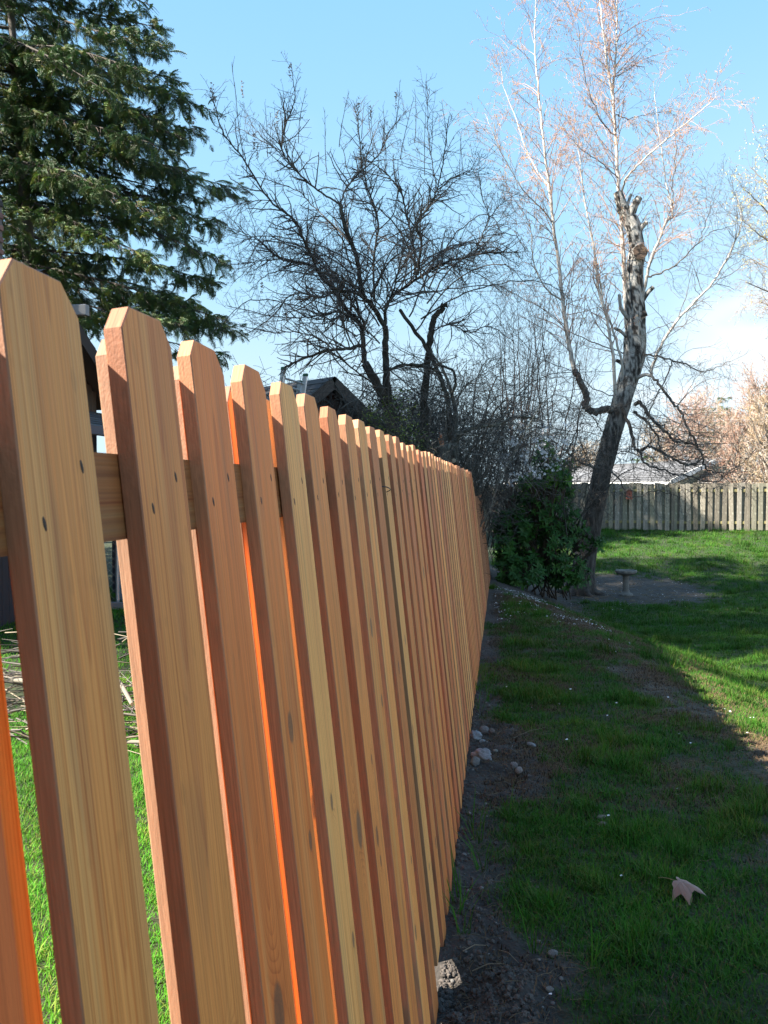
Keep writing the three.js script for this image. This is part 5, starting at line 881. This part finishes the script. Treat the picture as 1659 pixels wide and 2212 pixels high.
{
  const g = thing('brush_pile', 'heap of cut dry branches on the grass beyond the nearest cedar pickets', 'brush pile', [0, 0, 0]), R = rng(303), m = new MB();
  for (let k = 0; k < 420; k++) {
    const c = R() < 0.75 ? V(-3.35 + (R() - 0.5) * 1.5, 0, -6.3 + (R() - 0.5) * 1.8) : V(-2.5 + (R() - 0.5) * 0.9, 0, -6.1 + (R() - 0.5) * 1.6), y = R() * R() * 0.5 * (c.x < -2.7 ? 1 : 0.25) + 0.02, a = R() * 6.283, l = 0.15 + R() * 0.5, t = 0.6 + R() * 0.9, tone = R() < 0.3 ? [0.17 * t, 0.14 * t, 0.10 * t] : [0.085 * t, 0.075 * t, 0.066 * t];
    const p = c.clone().setY(y), q = p.clone().add(V(Math.cos(a) * l, (R() - 0.4) * 0.22, Math.sin(a) * l)); q.y = Math.max(0.015, q.y); m.tube([p, p.clone().lerp(q, 0.5).add(V((R() - 0.5) * 0.05, (R() - 0.3) * 0.05, 0)), q], [0.004 + R() * 0.004, 0.002], 4, { color: tone, caps: false });
  }
  stuff(m.build('twigs', twigMat, g));
  for (const [x, y, z, a, l, r] of [[-3.3, 0.3, -5.9, 0.5, 0.9, 0.018], [-2.35, 0.06, -5.35, 0.15, 0.9, 0.013], [-3.6, 0.2, -6.2, 2.6, 0.8, 0.014], [-3.0, 0.12, -5.6, -0.3, 0.8, 0.012], [-2.9, 0.2, -6.6, 1.0, 0.9, 0.02]]) { const s = new MB(), p = V(x, y, z); s.tube(curve([p, p.clone().add(V(Math.cos(a) * l * 0.5, 0.02, Math.sin(a) * l * 0.5)), p.clone().add(V(Math.cos(a) * l, -0.03, Math.sin(a) * l))], 8), [r, r * 0.7], 8, { color: [0.17, 0.15, 0.12], capColor: [0.45, 0.36, 0.24] }); s.build('cut_branch', twigMat, g); }
}
// ---------------------------------------------------------------- things in the right yard
{
  const x = 2.62, z = -20.2, y = height(x, z), g = thing('birdbath', 'concrete birdbath with a scalloped bowl on a pedestal in the bare soil by the birch', 'birdbath', [x, y, z]);
  const stone = M(0.24, 0.225, 0.205, 0.95, { map: grains, bumpMap: grains, bumpScale: 0.004 }), lathe = (p) => new THREE.LatheGeometry(p.map(([a, b]) => new THREE.Vector2(a, b)), 36);
  part('base', lathe([[0.001, -0.03], [0.15, -0.03], [0.15, 0.025], [0.135, 0.05], [0.10, 0.06], [0.078, 0.09], [0.07, 0.10]]), stone, g);
  part('pedestal', lathe([[0.07, 0.095], [0.066, 0.14], [0.062, 0.3], [0.068, 0.40], [0.085, 0.44], [0.001, 0.445]]), stone, g);
  const bg = lathe([[0.001, 0.43], [0.085, 0.435], [0.15, 0.45], [0.20, 0.475], [0.222, 0.49], [0.225, 0.53], [0.21, 0.545], [0.19, 0.535], [0.15, 0.505], [0.08, 0.49], [0.001, 0.487]]), P = bg.attributes.position;
  for (let k = 0; k < P.count; k++) { const px = P.getX(k), pz = P.getZ(k), r = Math.hypot(px, pz); if (r > 0.17) { const f = 1 + 0.035 * Math.cos(Math.atan2(pz, px) * 10) * smooth(0.17, 0.22, r); P.setXYZ(k, px * f, P.getY(k) + 0.005 * Math.cos(Math.atan2(pz, px) * 10), pz * f); } } bg.computeVertexNormals();
  part('bowl', bg, stone, g);
  part('water', placed(new THREE.CircleGeometry(0.15, 32), 0, 0.512, 0, 0, -Math.PI / 2), new THREE.MeshStandardMaterial({ color: C(0.01, 0.012, 0.012), roughness: 0.06 }), g);
}
{
  const x = at(1351, 1068, 31.9).x, y = at(1351, 1068, 31.9).y, g = thing('birdhouse', 'small faded red birdhouse hanging on the weathered back fence', 'birdhouse', [x, y, -31.86]), red = M(0.26, 0.085, 0.06, 0.9);
  const s = new THREE.Shape(); s.moveTo(-0.1, -0.15); s.lineTo(0.1, -0.15); s.lineTo(0.1, 0.09); s.lineTo(0, 0.17); s.lineTo(-0.1, 0.09); s.closePath(); const hole = new THREE.Path(); hole.absarc(0, 0.02, 0.026, 0, 6.283); s.holes.push(hole);
  part('front_panel', placed(new THREE.ExtrudeGeometry(s, { depth: 0.02, bevelEnabled: true, bevelSize: 0.002, bevelThickness: 0.002, bevelSegments: 1 }), 0, 0, 0.15), red, g);
  part('box', placed(slab(0.18, 0.24, 0.14), 0, -0.03, 0.075), M(0.16, 0.06, 0.045), g);
  for (const d of [-1, 1]) part('roof_board', placed(slab(0.17, 0.015, 0.24, 0.002), d * 0.068, 0.155, 0.09, 0, 0, -d * 0.675), M(0.15, 0.10, 0.08), g);
  part('perch', placed(new THREE.CylinderGeometry(0.006, 0.006, 0.06, 8), 0, -0.05, 0.2, 0, Math.PI / 2), red, g);
}
// rocks: pebbly icosahedra pushed about by noise
function rockGeo(seed, sx, sy, sz, rough) {
  const g = new THREE.IcosahedronGeometry(1, 4), P = g.attributes.position, c = [], cr = [];
  for (let k = 0; k < P.count; k++) { const x = P.getX(k), y = P.getY(k), z = P.getZ(k), f = 1 + rough * fbm(x * 1.1 + seed, y * 1.1, z * 1.1, 4) * 1.6 + rough * 0.4 * N3(x * 6 + seed, y * 6, z * 6) + rough * 0.22 * N3(x * 14 + seed, y * 14, z * 14); P.setXYZ(k, x * f * sx, y * f * sy, z * f * sz); const t = 0.75 + 0.5 * fbm(x * 3 + seed, y * 3, z * 3, 4); c.push(t, t, t); }
  g.setAttribute('color', new THREE.Float32BufferAttribute(c, 3));
  const m = g; m.computeVertexNormals(); // shared positions get one normal
  const map = new Map(), N = m.attributes.normal; for (let k = 0; k < P.count; k++) { const key = P.getX(k).toFixed(5) + P.getY(k).toFixed(5) + P.getZ(k).toFixed(5); const e = map.get(key) ?? V(0, 0, 0); e.add(V(N.getX(k), N.getY(k), N.getZ(k))); map.set(key, e); }
  for (let k = 0; k < P.count; k++) { const e = map.get(P.getX(k).toFixed(5) + P.getY(k).toFixed(5) + P.getZ(k).toFixed(5)); N.setXYZ(k, ...e.clone().normalize().toArray()); } return m;
}
const rockMat = (r, g, b) => new THREE.MeshStandardMaterial({ color: C(r, g, b), vertexColors: true, roughness: 0.9, bumpMap: grains, bumpScale: 0.009 });
function groundAt(px, py) { let lo = 1, hi = 40; for (let k = 0; k < 40; k++) { const m = (lo + hi) / 2, p = at(px, py, m); if (p.y > height(p.x, p.z)) lo = m; else hi = m; } const p = at(px, py, lo); p.y = height(p.x, p.z); return p; }
{
  const rk = (px, py, seed, sx, sy, sz, rough, col, label, ry = 0, sink = 0.3) => { const p = groundAt(px, py), m = tagged('rock', rockGeo(seed, sx, sy, sz, rough), rockMat(...col), label, 'rock', [p.x, p.y + sy * (1 - sink), p.z]); m.rotation.y = ry; };
  rk(1042, 1640, 1, 0.06, 0.036, 0.032, 0.62, [0.36, 0.37, 0.40], 'largest pale jagged rock in the soil against the cedar fence foot', -0.5, 0.4);
  rk(1028, 1597, 2, 0.037, 0.03, 0.03, 0.6, [0.34, 0.36, 0.39], 'pale rough lump above the largest rock against the fence', 0.2);
  rk(1042, 1604, 22, 0.022, 0.012, 0.014, 0.45, [0.40, 0.40, 0.40], 'flat pale chip beside the rough lump at the fence foot', 0.4);
  rk(1046, 1583, 3, 0.031, 0.027, 0.026, 0.2, [0.22, 0.21, 0.21], 'rounded grey cobble at the top of the rock group by the fence', 0.3);
  rk(1062, 1584, 4, 0.027, 0.02, 0.022, 0.2, [0.17, 0.13, 0.115], 'brownish cobble right of the rounded grey cobble', 1.3);
  rk(1027, 1656, 5, 0.028, 0.034, 0.026, 0.25, [0.27, 0.26, 0.25], 'upright grey rock lowest in the group against the fence', 0.8);
  rk(1110, 1660, 6, 0.022, 0.023, 0.02, 0.15, [0.34, 0.30, 0.29], 'upper of two touching cobbles in the middle of the soil patch', 0.2);
  rk(1121, 1669, 7, 0.022, 0.02, 0.018, 0.15, [0.36, 0.32, 0.30], 'lower of two touching cobbles in the middle of the soil patch', 0.9);
  rk(1070, 1624, 8, 0.016, 0.009, 0.016, 0.2, [0.33, 0.33, 0.28], 'small pale flat stone right of the largest rock', 0.7);
  rk(1148, 1612, 9, 0.034, 0.014, 0.016, 0.3, [0.4, 0.42, 0.44], 'long pale stone at the top right edge of the soil patch', -0.7);
  rk(1252, 1281, 10, 0.14, 0.10, 0.10, 0.35, [0.42, 0.41, 0.42], 'pale rock at the foot of the leaning birch', 0.3);
  rk(1077, 1213, 13, 0.10, 0.05, 0.07, 0.3, [0.30, 0.27, 0.25], 'rounded stone in deep shade below the shrub beside the fence end', 0.3);
  rk(1300, 1769, 11, 0.024, 0.012, 0.015, 0.2, [0.34, 0.31, 0.25], 'pale tan stone half buried in the grass, upper of a pair', 0.2);
  rk(1301, 1785, 12, 0.026, 0.013, 0.018, 0.2, [0.27, 0.2, 0.19], 'reddish stone half buried in the grass, lower of a pair', 0.6);
  rk(1194, 2066, 14, 0.017, 0.014, 0.013, 0.2, [0.35, 0.33, 0.32], 'grey pebble among the sparse grass near the photo bottom', 0.2);
  rk(1187, 2140, 15, 0.013, 0.008, 0.01, 0.2, [0.45, 0.43, 0.40], 'small pale pebble right of the lit streak of soil', 0.2);
  // small pebbles scattered on the bare soil
  const R = rng(404), pg = rockGeo(40, 1, 0.6, 0.8, 0.25), pl = [], pc = [];
  for (let k = 0; k < 9000 && pl.length < 420; k++) { const x = mix(-0.16, 2.2, R() * R()), z = mix(-2, -14, Math.pow(R(), 1.3)); if (R() > bare(x, z) * 0.95) continue; const s = 0.0025 + 0.010 * Math.pow(R(), 4); pl.push(new THREE.Matrix4().compose(V(x, height(x, z) + s * 0.05, z), new THREE.Quaternion().setFromEuler(new THREE.Euler(0, R() * 6, 0)), V(s, s, s))); const t = 0.5 + R() * 0.8; pc.push(C(0.20 * t, 0.19 * t, 0.18 * t)); }
  const im = instanced('pebbles', pg, new THREE.MeshStandardMaterial({ vertexColors: true, roughness: 0.9 }), pl, scene, pc); im.userData.label = 'tiny pebbles scattered over the bare soil beside the cedar fence'; im.userData.category = 'pebbles';
  // fallen white petals
  const q = new MB(); q.quad(V(-1, 0, -0.8), V(1, 0.15, -0.6), V(0.8, 0.1, 0.9), V(-0.9, 0.25, 0.7)); const ql = [];
  for (let k = 0; k < 6000 && ql.length < 900; k++) { const zone = R(); let x, z; if (zone < 0.62) { x = mix(-0.1, 1.3, R()); z = mix(-11, -15, R()); if (R() > 0.25 + bare(x, z)) continue; } else if (zone < 0.8) { x = mix(1.2, 4.6, R()); z = mix(-17.5, -23, R()); } else { x = mix(-0.1, 2.2, R()); z = mix(-2.3, -11, R()); if (R() < 0.72) continue; } if (N3(x * 1.8, z * 1.8, 60) < -0.1) continue; const s = 0.004 + R() * 0.005; ql.push(new THREE.Matrix4().compose(V(x, height(x, z) + 0.02 + R() * 0.014, z), new THREE.Quaternion().setFromEuler(new THREE.Euler((R() - 0.5) * 0.8, R() * 6, (R() - 0.5) * 0.8)), V(s, s, s))); }
  const pm = instanced('fallen_petals', q.geo(), M(0.72, 0.71, 0.72, 0.8), ql, scene); pm.userData.label = 'fallen white petals dotted over the grass and soil'; pm.userData.category = 'petals';
  // twigs on the soil
  const tw = new MB(); for (const [a, b] of [[[1110, 1598], [1176, 1577]], [[1085, 1655], [1100, 1666]], [[1020, 2105], [1090, 2092]], [[1000, 2062], [1050, 2052]], [[1078, 2060], [1120, 2090]], [[1240, 1300], [1300, 1308]]]) { const p = groundAt(...a), r = groundAt(...b); p.y += 0.012; r.y += 0.016; tw.tube([p, p.clone().lerp(r, 0.5).add(V(0, 0.012, 0)), r], [0.0024, 0.0012], 5, { color: [0.20, 0.15, 0.10] }); }
  stuff(tagged('fallen_twigs', tw.geo(), twigMat, 'thin fallen twigs lying on the bare soil', 'twigs'));
}
{
  // the fallen maple leaf
  const p = groundAt(1470, 1938), g = thing('maple_leaf', 'single curled pinkish brown fallen maple leaf lying on the shaded grass', 'leaf', [p.x, p.y + 0.03, p.z]);
  const lobes = [[0, 0.012], [0.35, 0.034], [0.8, 0.052], [1.1, 0.054], [1.3, 0.074], [1.46, 0.094], [1.6, 0.078], [1.85, 0.068], [2.05, 0.088], [2.22, 0.118], [2.36, 0.108], [2.56, 0.076], [2.78, 0.078], [2.95, 0.104], [3.1415, 0.128]];
  const outline = []; for (const [a, r] of lobes) outline.push([a, r]); for (const [a, r] of lobes.slice(1, -1).reverse()) outline.push([6.2832 - a, r * 0.94]);
  const m = new MB(), rings = 7, ids = [], R = rng(3);
  const pos = (a, r) => { const x = -Math.cos(a) * r, y = Math.sin(a) * r, d = Math.hypot(x, y); let h = 0.045 - 7.5 * y * y - 3 * Math.max(0, x - 0.02) ** 2 + 0.25 * y * x / 0.1 + 0.004 * N3(x * 60, y * 60, 2); const vein = Math.abs(Math.sin(a * 2.5)); h += 0.006 * vein * Math.min(1, d / 0.05) - 0.003; return V(x, h, y); };
  const dense = []; for (let k = 0; k < outline.length; k++) { const [a, r] = outline[k], [b, s] = outline[(k + 1) % outline.length], bb = b < a ? b + 6.2832 : b; for (let e = 0; e < 4; e++) dense.push([mix(a, bb, e / 4), mix(r, s, e / 4) * (1 + 0.04 * (R() - 0.5))]); }
  for (let q = 0; q <= rings; q++) ids.push(dense.map(([a, r]) => { const f = q / rings, v = Math.abs(Math.sin(a * 2.5)) < 0.14 ? 0.8 : 1, e = f > 0.93 && a > 2.9 && a < 3.6 ? 0.35 : 1; return m.v(pos(a, Math.max(0.001, r * f)), UP, 0, 0, [0.33 * v * e, 0.185 * v * e, 0.14 * v * e]); }));
  for (let q = 0; q < rings; q++) for (let k = 0; k < dense.length; k++) { const k2 = (k + 1) % dense.length; m.i.push(ids[q][k], ids[q][k2], ids[q + 1][k2], ids[q][k], ids[q + 1][k2], ids[q + 1][k]); }
  const geo = m.geo(); geo.computeVertexNormals();
  const blade = part('blade', geo, new THREE.MeshPhysicalMaterial({ vertexColors: true, roughness: 0.75, transmission: 0.2, thickness: 0, side: THREE.DoubleSide }), g);
  const st = new MB(); st.tube(curve([V(-0.003, 0.03, 0), V(-0.035, 0.04, 0.004), V(-0.08, 0.032, -0.004), V(-0.115, 0.02, -0.006)], 12), [0.0018, 0.0013], 6, { color: [0.36, 0.24, 0.13] }); st.build('stem', twigMat, g);
  g.rotation.set(0.10, -0.45, -0.08); g.scale.setScalar(0.78);
}
renderer.render(scene, camera);
